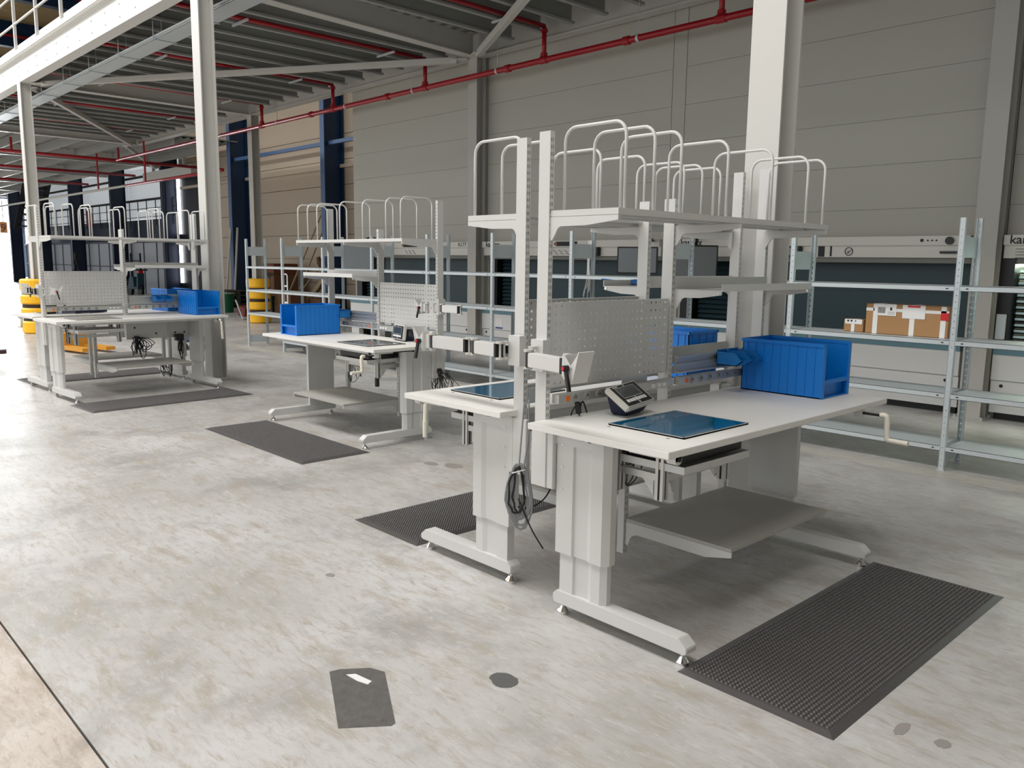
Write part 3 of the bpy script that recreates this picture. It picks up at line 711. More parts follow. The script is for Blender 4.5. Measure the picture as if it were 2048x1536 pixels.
    # sync tube and cap
    P('shaft_tube', MB().cyl((s*-.90, -.30, .860), (s*-.90, -.70, .860), .008, 10).cyl((s*-.9, -.29, .860), (s*-.9, -.30, .860), .014, 10), dark)
    P('shaft_cover', MB().box(*X(-.92, -.88), -.745, -.52, .852, .871), paint)
    P('shaft_cap', MB().cyl((s*-.9, -.745, .858), (s*-.9, -.70, .858), .022, 14), paint); P('shaft_end', MB().cyl((s*-.9, -.752, .858), (s*-.9, -.745, .858), .009, 8), dark)
    # crank at the user's right front
    cx, fold = crank
    ck = P('crank', MB().cyl((cx, -.70, .849), (cx, -.85, .849), .007, 10), dark)
    if fold:
        part(ck, 'crank_arm', MB().tube(smoothpath([(cx, -.80, .849), (cx, -.822, .849), (cx+.003, -.835, .83), (cx+.008, -.835, .74), (cx+.012, -.83, .70)]), .0135, 12), cream, smooth=True)
        part(ck, 'crank_grip', MB().cyl((cx+.012, -.83, .71), (cx+.018, -.825, .62), .0165, 12, .0135), cream)
    else:
        part(ck, 'crank_arm', MB().tube(smoothpath([(cx, -.83, .849), (cx, -.852, .851), (cx+.005, -.862, .83), (cx+.012, -.865, .735), (cx+.013, -.875, .725)]), .014, 12), cream, smooth=True)
        part(ck, 'crank_grip', MB().cyl((cx+.013, -.865, .725), (cx+.013, -.97, .722), .0125, 12, .014), cream)
    part(ck, 'crank_bearing', MB().box(cx-.02, cx+.02, -.74, -.70, .83, .868), paint)
    return o
def cables(parent, pts_list, r=.004, m=None, name='cable'):
    mb = MB()
    for p in pts_list: mb.tube(smoothpath(p), r, 6)
    return part(parent, name, mb, m or cable_k, smooth=True)
TH = radians(3.24)
bA = bench('A', 'nearest white workbench at the right, blue-film display and tilted scale indicator on top', (-2.53, 3.475, 0), pi/2, 1, glass_b)
bB = bench('B', 'white workbench back to back behind the nearest one, cable coil at its near end', (-2.785, 3.545, 0), -pi/2, -1, glass_b, crank=(.77, True), py=-.025, hoops=[.835, .655, .285, -.075, -.435, -.615, -.805])
bC = bench('C', 'middle workbench facing the camera aisle, dark display and upright scale indicator', (-6.66, 4.565, 0), 0, -1, glass_d, dz=-.036, crank=(.955, False), hoops=[-.935, -.745, -.565, -.155, .23, .595, .815])
bE = bench('E', 'farthest workbench at the left, near side of the far pair, closed pale tray', (-10.5, 3.426, 0), pi/2+TH, 1, mat('panel_grey_top', (150, 146, 140), .5), housing=False, crank=(.84, True))
bF = bench('F', 'far side workbench of the left pair, partly hidden behind its twin', (-10.744, 3.479, 0), -pi/2+TH, -1, glass_d, crank=(.84, False), py=-.025, hoops=[.835, .655, .285, -.075, -.435, -.615, -.805])

# holders for screens on bolt-on arms
def vesa_arm(name, label, parent, pts, z, plate_p, n_plate, segs, lever=-1):
    """pts: joint points (x,y) in bench space, segs: list of (i,j) box segments"""
    o = part(parent, name, MB().box(plate_p[0]-.022, plate_p[0]+.022, plate_p[1], plate_p[1]+.075, z-.07, z+.07), paint, label)
    for a, b in segs:
        p, q = Vector((*pts[a], z)), Vector((*pts[b], z)); d = (q-p).normalized()
        part(o, 'arm_tube', MB().obox(p+d*.02, q-d*.02, .04, .062), paint, bevel=.003)
        part(o, 'end_cap', MB().obox(p+d*.008, p+d*.022, .042, .064), black); part(o, 'end_cap', MB().obox(q-d*.022, q-d*.008, .042, .064), black)
    for p in pts: part(o, 'joint', MB().cyl((*p, z-.042), (*p, z-.032), .02, 12).cyl((*p, z-.032), (*p, z+.032), .006, 8).cyl((*p, z+.032), (*p, z+.042), .02, 12), steelw)
    hx, hy = pts[-1]; px, py = pts[-2]; d = Vector((hx-px, hy-py, 0)).normalized(); sd = Vector((-d.y, d.x, 0))
    H = Vector((hx, hy, z)); hd = MB()
    hd.obox(H, H+d*.03, .05, .07).box(H.x-.012, H.x+.012, H.y-.012, H.y+.012, H.z-.05, H.z+.05)
    part(o, 'tilt_head', hd, paint)
    t1 = MB(); b0 = H+d*.03
    for q_ in (.036, -.039):
        t1.add([b0+sd*q_+Vector((0, 0, -.05)), b0+sd*q_+Vector((0, 0, .05)), b0+sd*q_+d*.045+Vector((0, 0, .005)), b0+sd*(q_+.003)+Vector((0, 0, -.05)), b0+sd*(q_+.003)+Vector((0, 0, .05)), b0+sd*(q_+.003)+d*.045+Vector((0, 0, .005))], [(0, 1, 2), (5, 4, 3), (0, 1, 4, 3), (1, 2, 5, 4), (2, 0, 3, 5)])
        t1.add([b0+sd*q_*.9+d*.02+Vector((0, 0, -.01)), b0+sd*q_*.9+d*.085+Vector((0, 0, .065)), b0+sd*q_*.9+d*.05+Vector((0, 0, -.055)), b0+sd*(q_*.9+.003)+d*.02+Vector((0, 0, -.01)), b0+sd*(q_*.9+.003)+d*.085+Vector((0, 0, .065)), b0+sd*(q_*.9+.003)+d*.05+Vector((0, 0, -.055))], [(0, 1, 2), (5, 4, 3), (0, 1, 4, 3), (1, 2, 5, 4), (2, 0, 3, 5)])
    t1.obox(b0+Vector((0, 0, -.05)), b0+Vector((0, 0, .05)), .078, .004, d)
    t1.obox(b0+d*.05+Vector((0, 0, -.058)), b0+d*.088+Vector((0, 0, .068)), .078, .005, d)
    part(o, 'mount_plate', t1, paint)
    k = H+d*.055+sd*lever*.05+Vector((0, 0, 0))
    part(o, 'clamp_knob', MB().cyl(k-sd*lever*.02, k+sd*lever*.012, .012, 12), black); part(o, 'knob_button', MB().cyl(k+sd*lever*.012, k+sd*lever*.016, .008, 10), knobred)
    part(o, 'clamp_lever', MB().obox(k+Vector((0, 0, 0)), k+d*.025+Vector((0, 0, -.09)), .012, .014), black)
    return o
# bench A local: x -> world +Y, y -> world -X ; origin (-2.53,3.475)
def la(x, y): return (y-3.475, -x-2.53)
vesa_arm('screen_arm', 'folding arm with empty tilt head', bA, [la(-2.56, 2.55), la(-2.475, 2.44), la(-2.215, 2.40)], 1.19, (-.88, -.01), None, [(1, 2)], lever=-1)
def lb(x, y): return (3.545-y, x+2.785)
vesa_arm('screen_arm', 'two-part folding arm stretched towards the middle bench', bB, [lb(-2.80, 2.60), lb(-2.80, 2.575), lb(-3.01, 2.60), lb(-3.05, 2.60), lb(-3.34, 2.60)], 1.19, (.90, -.01), None, [(1, 2), (3, 4)], lever=1)
def lc(x, y): return (x+6.66, y-4.565)
vesa_arm('screen_arm', 'short arm with tilt head', bC, [lc(-5.36, 4.47), lc(-5.60, 4.46), lc(-5.70, 4.45), lc(-5.78, 4.44)], 1.19, (.875, -.01), None, [(0, 1)], lever=1)
vesa_arm('screen_arm', 'folded arm with tilt head', bE, [(-.90, .03), (-.96, -.04), (-.86, -.08), (-.80, -.1)], 1.2, (-.88, -.01), None, [(0, 1)], lever=-1)
vesa_arm('screen_arm', 'folded arm with black levers', bF, [(.90, .0), (.96, -.10), (.93, -.25), (.92, -.34)], 1.2, (.90, -.01), None, [(1, 2)], lever=-1)

# cable coil on bench B, loose cables below the benches
def loops(parent, cx, cy, cz, n, rx, rz_, r, m, name, ax=(1, 0), jitter=.02, open_=False):
    mb = MB()
    for k in range(n):
        ph = random.uniform(0, 1); w = rx*random.uniform(.45, 1); h = rz_*random.uniform(.8, 1.08); ox, oz = random.uniform(-jitter, jitter), random.uniform(-jitter, jitter)
        pts = []
        for t in range(20):
            a = 2*pi*t/20
            u = w*sin(a)*(.6+.4*(1-cos(a))/2); z = h*cos(a)
            q = random.uniform(-jitter, jitter)*.3
            pts.append((cx+ax[0]*(u+ox)+ax[1]*q, cy+ax[1]*(u+ox)+ax[0]*q, cz+z+oz*.6-h))
        mb.tube(pts, r, 5, True)
    return part(parent, name, mb, m, smooth=True)
cx, cy = lb(-2.69, 2.60)
coil = loops(bB, cx, cy, .66, 11, .085, .15, .0045, cable_g, 'cable_coil', ax=(-.7, .7), jitter=.014)
coil['label'] = 'coiled grey data cables tied with a white tie'
loops(bB, cx, cy+.01, .65, 2, .05, .13, .0045, cable_k, 'cable_coil', ax=(-.7, .7), jitter=.02)
part(bB, 'cable_tie', MB().tube([(cx+.03*cos(a*pi/6), cy+.03*sin(a*pi/6), .63+.012*sin(a*pi/6)) for a in range(12)], .003, 5, True), paper)
cables(bB, [[(cx, cy, .64), (cx-.005, cy+.01, .8), (cx-.01, cy+.02, .96)], [(cx-.01, cy+.02, .64), (cx-.03, cy+.03, .8), (cx-.03, cy+.03, .97)]], .0045, cable_g)
cables(bB, [[(cx, cy, .5), (cx-.03, cy+.06, .36), (cx-.06, cy+.11, .27)], [(cx, cy, .46), (cx-.08, cy, .44), (cx-.2, cy-.02, .46), (cx-.3, cy-.05, .53)]], .004)
def scatter_cables(parent, x0, x1, y0, y1, z0, z1, n, seed, m=None, r=.004):
    rd = random.Random(seed); L_ = []
    for k in range(n):
        a = rd.uniform(x0, x1); b = rd.uniform(x0, x1); h = rd.uniform(.3, 1)*(z1-z0)
        ym = rd.uniform(y0, y1)
        L_.append([(a, ym, z1), (a+(b-a)*.1, ym+.01, z1-h*.6), ((a+b)/2, rd.uniform(y0, y1), z1-h), (b+(a-b)*.1, ym, z1-h*.5), (b, ym, z1-rd.uniform(0, .08))])
    return cables(parent, L_, r, m)
def loop_cables(parent, sx, sy, sz, spread, drop, n, seed, ax=(1, 0), m=None, r=.003):
    rd = random.Random(seed); L_ = []
    for k in range(n):
        u = rd.uniform(-.35, 1)*spread; d = drop*rd.uniform(.45, 1); q = rd.uniform(-.03, .03); o_ = rd.uniform(-.02, .02)
        P_ = lambda a, w, z: (sx+ax[0]*a-ax[1]*w, sy+ax[1]*a+ax[0]*w, z)
        L_.append([P_(o_, q, sz), P_(o_+u*.15, q, sz-d*.35), P_(u*.45, q*2, sz-d*.9), P_(u*.8, q, sz-d), P_(u*1.05, -q, sz-d*.7), P_(u*.85, q, sz-d*.35), P_(u*.3+o_, -q, sz-d*.12), P_(o_*.5, 0, sz)])
    return cables(parent, L_, r, m)
loop_cables(bA, -.60, -.3, .80, .14, .2, 5, 1); loop_cables(bA, .0, -.2, .80, .2, .24, 9, 2)
loop_cables(bA, -.17, -.45, .865, .06, .27, 8, 3, m=cable_g, r=.004)
scatter_cables(bA, -.85, -.70, -.2, -.1, .55, .78, 4, 4)
loop_cables(bC, -.42, -.1, .74, .22, .36, 10, 5); loop_cables(bC, .88, .0, .64, .28, .26, 14, 6)
loop_cables(bE, .12, -.1, .64, .2, .28, 16, 7, r=.0045); loop_cables(bE, .66, -.1, .58, .07, .26, 7, 8, r=.0045)
scatter_cables(bE, .36, .54, -.24, -.1, .07, .34, 6, 9)
loop_cables(bB, .5, -.05, .80, .15, .2, 6, 10)
part(bE, 'power_adapter', B(.60, .70, -.12, -.06, .56, .64), black)
part(bE, 'tray_cover', B(-.74, -.24, -.70, -.25, .785, .79), top_m)
part(bC, 'clamp_foot', MB().cyl((.72, -.55, .53-.02), (.72, -.55, .585), .02, 12), black)
part(bA, 'plug', MB().cyl((-.69, -.04, .915), (-.70, -.04, .965), .014, 10), black)
cables(bA, [[(-.69, -.04, .92), (-.68, -.035, .905), (-.66, -.02, .93), (-.64, -.02, .96), (-.61, -.02, .905)], [(-.71, -.04, .95), (-.72, -.03, .93), (-.72, -.02, .905)]], .004)
# junction boxes on the pegboard backs (galvanised bracket of bench B)
part(bA, 'socket_bracket', MB().box(-.32, -.12, .01, .014, .99, 1.04), galv); part(bB, 'socket_bracket', MB().box(.72, .84, -.004, .03, .93, 1.0), galv)

# ================================================================= BINS
def bin_parts(o, w, d, h, m, ribs=9, t=.005, low=.33):
    """open-front bin, front towards -y"""
    part(o, 'bin_body', MB().box(-w/2, w/2, 0, d, 0, t).box(-w/2, -w/2+t, 0, d, 0, h).box(w/2-t, w/2, 0, d, 0, h).box(-w/2, w/2, d-t, d, 0, h)
         .box(-w/2+t, w/2-t, .03, .03+t, t, h*low), m)
    part(o, 'rim', MB().box(-w/2-.006, -w/2+.008, 0, d+.006, h-.016, h).box(w/2-.008, w/2+.006, 0, d+.006, h-.016, h).box(-w/2, w/2, d-.008, d+.006, h-.016, h), m)
    part(o, 'front_ledge', MB().box(-w/2+t, w/2-t, .0, .035, h*low-.02, h*low), m)
    for sx in (-1, 1): part(o, 'front_frame', B(sx*(w/2+.004), sx*(w/2-.022), -.002, .008, 0, h), m)
    rb = MB()
    for k in range(ribs):
        y = .05+(d-.08)*k/(ribs-1)
        for sx in (-1, 1): rb.box(sx*w/2, sx*(w/2+.004), y-.003, y+.003, .01, h-.016)
    for k in range(4):
        x = -w/2+w*(k+.5)/4; rb.box(x-.003, x+.003, d, d+.004, .01, h-.016)
    part(o, 'side_rib', rb, m)
def big_bin(bench_obj, s, label, x, y, dz, rz_off=0, d=.48):
    mw = Matrix.Translation(bench_obj.location) @ Matrix.Rotation(bench_obj.rotation_euler.z, 4, 'Z')
    p = mw @ Vector((s*x, y, .9015+dz))
    o = thing('storage_bin', label, 'bin', p, bench_obj.rotation_euler.z+rz_off)
    bin_parts(o, .31, d, .29, blue); return o
big_bin(bA, 1, 'large open-front blue bin on the far end of the nearest workbench', .81, -.545, 0)
big_bin(bB, -1, 'blue bin on the bench behind, its ribbed back showing past the pegboard', .80, -.565, 0)
big_bin(bC, -1, 'ribbed blue bin standing at the left end of the middle workbench', .655, -.64, -.036)
big_bin(bE, 1, 'bright blue bin at the right end of the farthest workbench', .82, -.555, 0)
big_bin(bF, -1, 'ribbed blue bin half hidden beyond the power rail of the farthest bench pair', .80, -.565, 0)
def small_bins(bench_obj, s, xs, dz, label, z=1.055):
    mw = Matrix.Translation(bench_obj.location) @ Matrix.Rotation(bench_obj.rotation_euler.z, 4, 'Z')
    for k, x in enumerate(xs):
        o = thing('small_bin', '%s %s' % (('left-hand', 'right-hand')[k if s > 0 else 1-k], label), 'bin', mw @ Vector((s*x, -.20, z+dz)), bench_obj.rotation_euler.z)
        w, d, h = .10, .165, .07; t = .003
        part(o, 'bin_body', MB().box(-w/2, w/2, .04, d, 0, t).prism([(0, .03), (.04, 0), (d, 0), (d, h), (.05, h), (.02, .035)], 0, -w/2, -w/2+t).prism([(0, .03), (.04, 0), (d, 0), (d, h), (.05, h), (.02, .035)], 0, w/2-t, w/2)
             .box(-w/2, w/2, d-t, d, 0, h+.01).prism([(0, .03), (.04, 0), (.043, .003), (.006, .032)], 0, -w/2, w/2), blues)
        for sx in (-1, 1): part(o, 'rim', B(sx*(w/2+.003), sx*(w/2-.004), .05, d, h-.006, h), blues)
small_bins(bA, 1, (.49, .60), 0, 'small blue bin on the rail in front of the nearest large bin')
small_bins(bC, -1, (.55, .66), -.036, 'small blue bin on the rail beside the middle ribbed bin')
small_bins(bE, 1, (.40, .51), 0, 'small blue bin on the rail of the farthest workbench')
o = thing('small_bin', 'small blue tray lying on the middle shelf of the bench behind the nearest one', 'bin', (-3.0, 3.95, 1.474), .5)
part(o, 'tray_body', MB().box(-.1, .1, -.05, .05, 0, .004).box(-.1, .1, -.05, -.046, 0, .03).box(-.1, .1, .046, .05, 0, .03).box(.096, .1, -.05, .05, 0, .03), blues); part(o, 'lid', MB().obox((-.1, 0, .01), (-.28, -.02, .03), .1, .004), blues)

# ================================================================= SCALE INDICATORS
def plate3(bl, br, tl, u0, u1, v0, v1, n0, n1):
    bl, br, tl = Vector(bl), Vector(br), Vector(tl); U = br-bl; V = tl-bl; N = U.cross(V).normalized()
    vs = [bl+U*u+V*v+N*n for n in (n0, n1) for u, v in ((u0, v0), (u1, v0), (u1, v1), (u0, v1))]
    return MB().add(vs, [(3, 2, 1, 0), (4, 5, 6, 7), (0, 1, 5, 4), (1, 2, 6, 5), (2, 3, 7, 6), (3, 0, 4, 7)])
def indicator(label, base, bl, br, tl, stand=True):
    o = thing('scale_indicator', label, 'scale indicator', base); b = Vector(base)
    bl, br, tl = [Vector(p)-b for p in (bl, br, tl)]
    q = lambda name, m, *a, **k: part(o, name, plate3(bl, br, tl, *a), m, **k)
    q('housing', mat('indicator_white', (205, 202, 194), .4), 0, 1, 0, 1, -.03, 0, bevel=.006)
    fp = part(o, 'face_panel', plate3(bl, br, tl, .06, .94, .07, .93, 0, .002), black)
    q('stripe', mat('stripe_grey', (150, 152, 152), .4), .47, .53, .07, .93, .002, .0025)
    part(fp, 'lcd_window', plate3(bl, br, tl, .16, .80, .40, .82, .0026, .003), mat('lcd_dark', (62, 66, 66), .15))
    bz = plate3(bl, br, tl, .14, .82, .37, .40, .0026, .0032)
    for a in ((.14, .82, .82, .845), (.14, .16, .37, .845), (.80, .82, .37, .845)):
        p_ = plate3(bl, br, tl, *a, .0026, .0032); bz.add(p_.v, p_.f)
    part(fp, 'lcd_frame', bz, mat('stripe_grey', (150, 152, 152), .4))
    for k in range(7): part(fp, 'key', plate3(bl, br, tl, .14+.1*k, .215+.1*k, .19, .31, .0026, .005), paper)
    lg = MB()
    for k in range(4): p_ = plate3(bl, br, tl, .12+.045*k, .145+.045*k, .865, .905, .0022, .003); lg.add(p_.v, p_.f)
    part(fp, 'print', lg, paper)
    return o, bl, br, tl
o, bl, br, tl = indicator('tilted scale indicator with black face and white keys on the nearest workbench', (-2.40, 3.06, .9), (-2.282, 2.891, .953), (-2.32, 3.136, .963), (-2.405, 2.875, 1.035))
U = br-bl; V = tl-bl; N = U.cross(V).normalized()
pts = [bl+U*u+V*v-N*.031 for u, v in ((.08, .06), (.92, .06), (.96, .95), (.04, .95))]
low = [Vector((p.x*.75-.01, p.y*.72, 0.001)) for p in pts]
part(o, 'stand', MB().add(pts+low, [(0, 1, 2, 3), (7, 6, 5, 4), (0, 1, 5, 4), (1, 2, 6, 5), (2, 3, 7, 6), (3, 0, 4, 7)]), navy, 'dark blue pivot foot', bevel=.008)
zc = .864
o, bl, br, tl = indicator('upright scale indicator standing on the middle workbench', (-6.20, 4.44, zc), (-6.335, 4.449, zc+.012), (-6.09, 4.40, zc+.012), (-6.33, 4.465, zc+.15))
part(o, 'stand', MB().box(-.08, .09, .0, .10, 0, .02).box(.02, .10, .01, .08, .02, .11), navy, 'dark blue pivot foot', bevel=.006)
part(o, 'tilt_knob', MB().cyl((.13, .03, .07), (.17, .03, .09), .03, 12), black)
o = thing('document_folder', 'dark folder lying under the power rail on the far bench of the left pair', 'folder', (-11.1, 3.0, .902)); part(o, 'cover', MB().obox((0, 0, .02), (-.12, .40, .02), .28, .03), navy); part(o, 'pages', MB().obox((-.003, .01, .037), (-.117, .39, .037), .26, .004), ink)
o = thing('plastic_bag', 'crumpled clear bag lying on the middle shelf of the farthest workbench', 'bag', (-10.58, 3.72, 1.474))
mb = MB(); vs = []
for i in range(9):
    for j in range(5): vs.append(((j-2)*.035, i*.05, .004+random.random()*.028))
part(o, 'film', MB().add(vs, [(i*5+j, i*5+j+1, (i+1)*5+j+1, (i+1)*5+j) for i in range(8) for j in range(4)]), mat('film_white', (226, 228, 230), .25))

# ================================================================= FLOOR MATS
def mat_meshes():
    L_, Wd, e, h = 1.82, .64, .028, .009
    base = MB().add([(0, 0, 0), (Wd, 0, 0), (Wd, L_, 0), (0, L_, 0), (e, e, h), (Wd-e, e, h), (Wd-e, L_-e, h), (e, L_-e, h)],
                    [(3, 2, 1, 0), (4, 5, 6, 7), (0, 1, 5, 4), (1, 2, 6, 5), (2, 3, 7, 6), (3, 0, 4, 7)]).mesh('mat', rubber, fix=False)
    v = []; f = []; p = .0192; nx = int((Wd-2*e)/p); ny = int((L_-2*e)/p)
    ox = (Wd-nx*p)/2; oy = (L_-ny*p)/2
    for i in range(nx):
        for j in range(ny):
            cx_, cy_ = ox+(i+.5)*p, oy+(j+.5)*p; n = len(v)
            for r, z in ((.0082, h), (.0062, h+.0055)):
                for k in range(8): v.append((cx_+r*cos(k*pi/4), cy_+r*sin(k*pi/4), z))
            v.append((cx_, cy_, h+.008))
            for k in range(8):
                k2 = (k+1) % 8; f.append((n+k, n+k2, n+8+k2, n+8+k)); f.append((n+8+k, n+8+k2, n+16))
    me = bpy.data.meshes.new('bubbles'); me.from_pydata(v, [], f); me.materials.append(rubber); me.polygons.foreach_set('use_smooth', [True]*len(me.polygons))
    return base, me
mb_base, mb_bub = mat_meshes()
def floor_mat(label, x, y, rz):
    o = thing('floor_mat', label, 'mat', (x, y, .001), rz, 'bubble-top rubber standing mats')
    link('mat_base', mb_base, o); q = link('bubble_surface', mb_bub, o); q['kind'] = 'stuff'; return o
floor_mat('large black bubbled rubber mat in the right foreground', -1.76, 2.59, 0)
floor_mat('dark bubbled mat beyond the near bench pair, half behind its leg', -4.245, 2.69, 0)
floor_mat('grey bubbled mat in the aisle before the middle workbench', -5.70, 3.14, pi/2)
o = floor_mat('grey mat on the camera side of the farthest bench pair', -9.64, 2.555, TH)
floor_mat('grey mat mostly hidden on the far side of the left bench pair', -12.11, 2.60, TH)

# ================================================================= FLOOR MARKS
def flat(name, label, cat, poly, m, z=.0012):
    return solo(name, label, cat, MB().prism(poly, 2, .0003, z), m)
pm = mat('rubber_patch', (98, 96, 94), .4, var=.4, scale=24, bump=.5)
o = thing('floor_patch', 'dark brushed patch on the floor in the near foreground', 'floor patch', (-2.44, 1.55, 0))
P4 = [(-.235, .02), (-.225, .06), (-.155, .155), (-.09, .18), (.235, .0), (.24, -.02), (.13, -.165), (.11, -.155)]
part(o, 'coating', MB().prism(P4, 2, .0003, .0015), pm); part(o, 'torn_tape', MB().prism([(-.17, .055), (-.15, .085), (-.06, .10), (-.05, .075), (-.1, .06)], 2, .0015, .003), paper)
def blob(cx, cy, rx, ry, n=18, j=.12, seed=1):
    rd = random.Random(seed); return [(cx+rx*cos(2*pi*k/n)*(1+rd.uniform(-j, j)), cy+ry*sin(2*pi*k/n)*(1+rd.uniform(-j, j))) for k in range(n)]
flat('floor_stain', 'round dark grey stain on the floor right of the brushed patch', 'stain', blob(-2.17, 2.035, .063, .05, seed=3), mat('stain_dark', (92, 92, 92), .5, var=.15, scale=30))
flat('floor_stain', 'faint round stain by the near corner of the large black mat', 'stain', blob(-.99, 2.84, .02, .055, seed=4), mat('stain_soft', (150, 146, 140), .35))
flat('floor_stain', 'pale grey drop mark at the lower right edge of the floor', 'stain', blob(-.86, 2.85, .025, .03, seed=5), mat('stain_soft', (150, 146, 140), .35))
for k, (x, y, r, l) in enumerate(((-5.07, 3.93, .07, 'left faint drop stain on the floor behind the near pair'), (-4.9, 4.02, .09, 'right faint drop stain on the floor behind the near pair'), (-3.55, 2.1, .03, 'tiny stain before the left leg of the near bench pair'))):
    flat('floor_stain', l, 'stain', blob(x, y, r, r*.7, seed=10+k), mat('stain_soft', (150, 146, 140), .35))

# ================================================================= BACKGROUND CLUTTER
def carton(label, x, y, z, w, d, h, m=cardd, rz=0):
    o = thing('cardboard_box', label, 'box', (x, y, z), rz); part(o, 'carton', B(-w/2, w/2, -d/2, d/2, 0, h), m, bevel=.005)
    part(o, 'flap', MB().obox((-w/2, 0, h+.002), (w/2, 0, h+.002), d*.9, .006), m); return o
carton('tall brown carton behind the shelving end, near the yellow guard', -23.55, 12.3, 0, 1.1, .8, 1.1)
carton('reddish brown carton stacked on top behind the shelving end', -23.6, 12.3, 1.11, 1.2, .8, .33, mat('card_red', (120, 70, 48), .8))
carton('low carton at the foot of the leaning planks', -21.6, 11.6, 0, 1.2, .5, .7)
carton('dark carton at the right of the leaning planks', -20.6, 12.2, 0, .6, .6, .5)
for k, (x0, x1, z1, l) in enumerate(((-22.95, -21.9, 3.0, 'longest thin plank leaning on the beige wall'), (-22.4, -21.7, 2.7, 'thin plank leaning just right of the longest one'), (-22.7, -22.05, 1.4, 'plank leaning behind the second shelving bay'), (-22.2, -21.3, 1.2, 'broad board leaning at the middle of the pile'), (-22.0, -21.5, 1.3, 'broad board with a notch leaning right of the pile'), (-21.8, -21.35, 1.5, 'rightmost broad board of the leaning pile'))):
    o = thing('wood_plank', l, 'plank', (x0, 12.1, 0)); w = .035 if k < 3 else .15
    part(o, 'board', MB().obox((0, 0, .03), (x1-x0, .85, z1), w, .04, (0, -1, 0)), wood)
o = thing('cable_drum', 'small wooden disc on top of the leaning boards', 'drum', (-21.25, 12.4, 1.5)); part(o, 'disc', MB().cyl((0, 0, 0), (.05, .05, .02), .16, 16), cardd); part(o, 'hub', MB().cyl((-.02, -.05, 0), (.05, .05, .02), .05, 10), wood)
o = thing('a_frame_trestle', 'grey wooden trestle left of the leaning planks', 'trestle', (-22.0, 11.1, 0))
for a, b in ((-.25, -.05), (.3, .05)): part(o, 'leg', MB().obox((a, 0, 0), (b, .1, 1.15), .09, .05, (0, -1, 0)), mat('old_wood', (112, 104, 92), .8))
part(o, 'top_bar', B(-.12, .12, -.02, .2, 1.1, 1.2), mat('old_wood', (112, 104, 92), .8))
o = thing('hand_truck', 'white tubular hand truck frame standing behind the second rack bay', 'hand truck', (-15.75, 8.4, .0))
part(o, 'frame', MB().tube([(-.09, 0, .5), (-.09, 0, 1.24), (-.06, 0, 1.28), (.06, 0, 1.28), (.09, 0, 1.24), (.09, 0, .5)], .014, 8), paper); part(o, 'cross_bar', MB().box(-.1, .1, -.012, .012, 1.02, 1.05).box(-.1, .1, -.012, .012, .68, .71), paper)
part(o, 'toe_plate', MB().box(-.18, .18, -.2, .02, .0, .02).box(-.02, .02, -.01, .01, .02, .7), galv)
o = thing('plastic_bin', 'green waste bin in the dark corner right of the far white column', 'bin', (-23.6, 10.6, 0)); part(o, 'body', MB().cyl((0, 0, 0), (0, 0, .55), .25, 20, .3), green); part(o, 'rim', MB().cyl((0, 0, .55), (0, 0, .58), .32, 20), mat('rim_pale', (140, 160, 150), .5))
o = thing('plastic_bin', 'dark green bin behind the yellow guard', 'bin', (-22.3, 11.4, 0)); part(o, 'body', MB().box(-.35, .35, -.3, .3, 0, .5), mat('dark_green', (16, 56, 40), .6)); part(o, 'rim', MB().box(-.38, .38, -.33, .33, .5, .53), mat('dark_green', (16, 56, 40), .6))
o = thing('pallet_stack', 'stack of green-grey pallets in the dark corner behind the shelving end', 'pallets', (-26.2, 12.0, 0))
for k in range(4):
    part(o, 'pallet', MB().box(-.6, .6, -.4, .4, k*.14+.1, k*.14+.125).box(-.6, .6, -.4, -.3, k*.14, k*.14+.1).box(-.6, .6, -.05, .05, k*.14, k*.14+.1).box(-.6, .6, .3, .4, k*.14, k*.14+.1), mat('pallet_dark', (70, 72, 60), .8))
o = thing('wheelbarrow', 'red and grey tilted barrow beside the pallets', 'barrow', (-20.6, 9.9, 0)); part(o, 'tub', MB().prism([(-.18, .1), (.18, .08), (.22, .3), (-.22, .36)], 1, -.2, .2), mat('barrow_red', (92, 34, 30), .7)); part(o, 'handle', MB().obox((-.3, -.2, .5), (.1, -.2, .02), .03, .03), galv)
for k, (a, b, l) in enumerate((((-.5), (.1), 'left of the two grey poles leaning against the blue column'), ((.35), (.15), 'right of the two grey poles leaning against the blue column'))):
    o = thing('steel_pole', l, 'pole', (-26.9+.4*k, 12.2, 0)); part(o, 'tube', MB().cyl((a*.3, 0, 0), (b*2-.4, .3, 2.6), .035, 8), steelw); part(o, 'end_cap', MB().cyl((a*.3, 0, 0), (a*.3, 0, .03), .045, 8), black)
# dark far doorway bay with white gap strip, hoist chain
struct('door_2', B(-33.0, -30.6, 13.1, 13.16, 0, 4.6), black, 'tall unlit doorway between blue column and beige wall')
o = thing('light_gap', 'narrow bright vertical gap beside the dark doorway', 'door gap', (-32.75, 13.04, 0)); part(o, 'upper_gap', B(-.2, .05, 0, .04, 2.5, 4.6), glow2); part(o, 'lower_gap', B(-.2, .05, 0, .04, .6, 2.1), glow2)
o = thing('roller_hoist', 'white roller box above the dark doorway', 'roller box', (-31.5, 12.2, 4.45)); part(o, 'box', MB().box(-2.2, 2.4, -.15, .15, 0, .35), steelw); part(o, 'bracket', B(-1.5, -1.44, -.05, .05, .35, .91), galv); part(o, 'bracket', B(1.44, 1.5, -.05, .05, .35, .91), galv); part(o, 'chain', MB().box(-.5, -.46, 0, .04, -3.3, 0), dark)
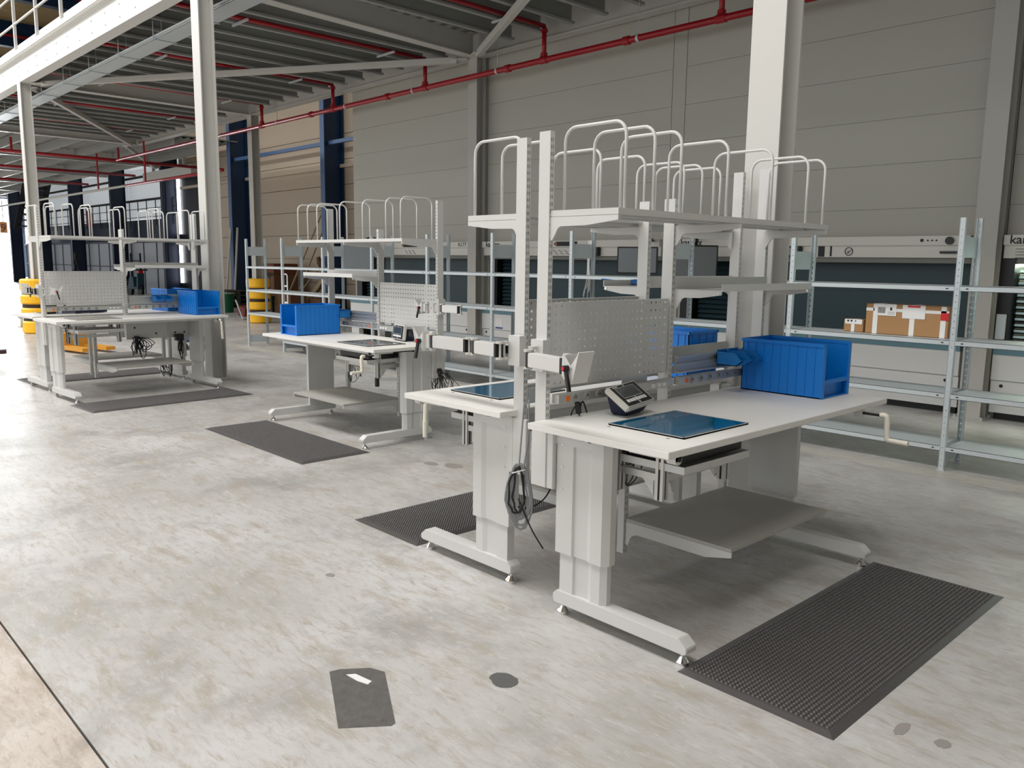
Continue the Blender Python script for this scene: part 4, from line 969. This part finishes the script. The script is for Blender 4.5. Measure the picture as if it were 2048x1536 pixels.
# far furniture below the windows: scooter, frames, tripod
o = thing('clothes_rail_frame', 'thin dark metal frame standing before the white far wall', 'frame', (-37.3, 12.7, 0))
for x in (-1.2, -.1, 1.0): part(o, 'post', MB().box(x-.03, x+.03, -.03, .03, 0, 1.75), dark)
part(o, 'cross_bar', MB().box(-1.25, 1.05, -.02, .02, 1.4, 1.45).box(-1.25, 1.05, -.02, .02, .5, .55), dark)
o = thing('tripod', 'dark tripod standing in front of the far window bay', 'tripod', (-40.8, 11.5, 0))
for a in range(3): part(o, 'leg', MB().cyl((.45*cos(a*2.1), .45*sin(a*2.1), 0), (0, 0, 1.4), .03, 6), dark)
part(o, 'head', MB().box(-.08, .08, -.08, .08, 1.4, 1.75), dark)
o = thing('scooter', 'dark parked scooter with a red lamp beneath the far window', 'scooter', (-35.0, 12.0, 0))
part(o, 'wheel', MB().cyl((-.55, -.05, .25), (-.55, .05, .25), .25, 16), black); part(o, 'wheel', MB().cyl((.6, -.05, .25), (.6, .05, .25), .25, 16), black)
part(o, 'body', MB().prism([(-.5, .3), (-.3, .75), (.1, .8), (.2, .4), (.5, .4), (.6, .95), (.68, .95), (.65, .3)], 1, -.13, .13), mat('scooter_teal', (40, 70, 84), .4)); part(o, 'lamp', B(.55, .72, -.08, .08, .95, 1.05), knobred)
part(o, 'handlebar', MB().box(.58, .62, -.3, .3, 1.05, 1.1), black)
# pallet truck beyond the farthest pair
o = thing('pallet_truck', 'yellow pallet truck standing on the floor beyond the farthest bench pair', 'pallet truck', (-15.2, 4.25, 0), radians(12))
for y in (-.2, .2): part(o, 'fork', B(-.1, .6, y-.08, y+.08, .04, .1), mat('truck_orange', (214, 150, 50), .5))
part(o, 'pump_body', B(-.35, -.1, -.22, .22, .03, .3), mat('truck_orange', (214, 150, 50), .5), bevel=.01); part(o, 'wheel', MB().cyl((-.28, -.06, .09), (-.28, .06, .09), .09, 14), black); part(o, 'tiller', MB().cyl((-.25, 0, .3), (-.55, 0, 1.1), .02, 8), black)
# wheeled dolly under far bench
o = thing('wheeled_dolly', 'low dark dolly on castors seen under the right end of the farthest bench', 'dolly', (-14.6, 5.9, 0)); part(o, 'deck', B(-.4, .4, -.3, .3, .14, .18), mat('dolly_blue', (60, 74, 96), .5))
for a in (-.32, .32):
    for b in (-.22, .22): part(o, 'castor', MB().cyl((a, b-.02, .06), (a, b+.02, .06), .06, 12), black)
o = thing('low_cart', 'corner of a low dark cart cut by the left picture edge', 'cart', (-15.0, 2.95, 0), radians(5)); part(o, 'deck', MB().box(-1.2, .55, -.5, .0, .1, .16), mat('cart_brown', (74, 50, 50), .6)); part(o, 'rim', B(-1.2, .56, -.51, .01, .16, .175), galv)
part(o, 'wheel', MB().cyl((-.6, -.35, .05), (-.6, -.3, .05), .05, 12), black)
# column junctions in the distance
o = thing('hanging_jacket', 'dark red work jacket hanging at the far railing between blue columns', 'jacket', (-43.3, 12.9, 3.0))
part(o, 'body', MB().prism([(-.22, 0), (.22, 0), (.26, .55), (.12, .78), (-.12, .78), (-.26, .55)], 1, -.08, .06), mat('jacket_red', (120, 20, 34), .8), bevel=.02); part(o, 'hook', MB().box(-.02, .02, -.02, .14, .78, .84), chrome)
# spiral stair silhouette in front of bright bay
o = thing('steel_stair', 'dark steel stair with open treads before the bright far bays', 'staircase', (-50.2, 11.85, 2.2))
for k in range(14): part(o, 'tread', B(k*.32, k*.32+.34, -.5, .5, .9+k*.3, .96+k*.3), dark)
part(o, 'stringer', MB().obox((0, -.5, .8), (4.6, -.5, 5.1), .06, .3, (0, -1, 0)), dark); part(o, 'stringer', MB().obox((0, .5, .8), (4.6, .5, 5.1), .06, .3, (0, -1, 0)), dark)
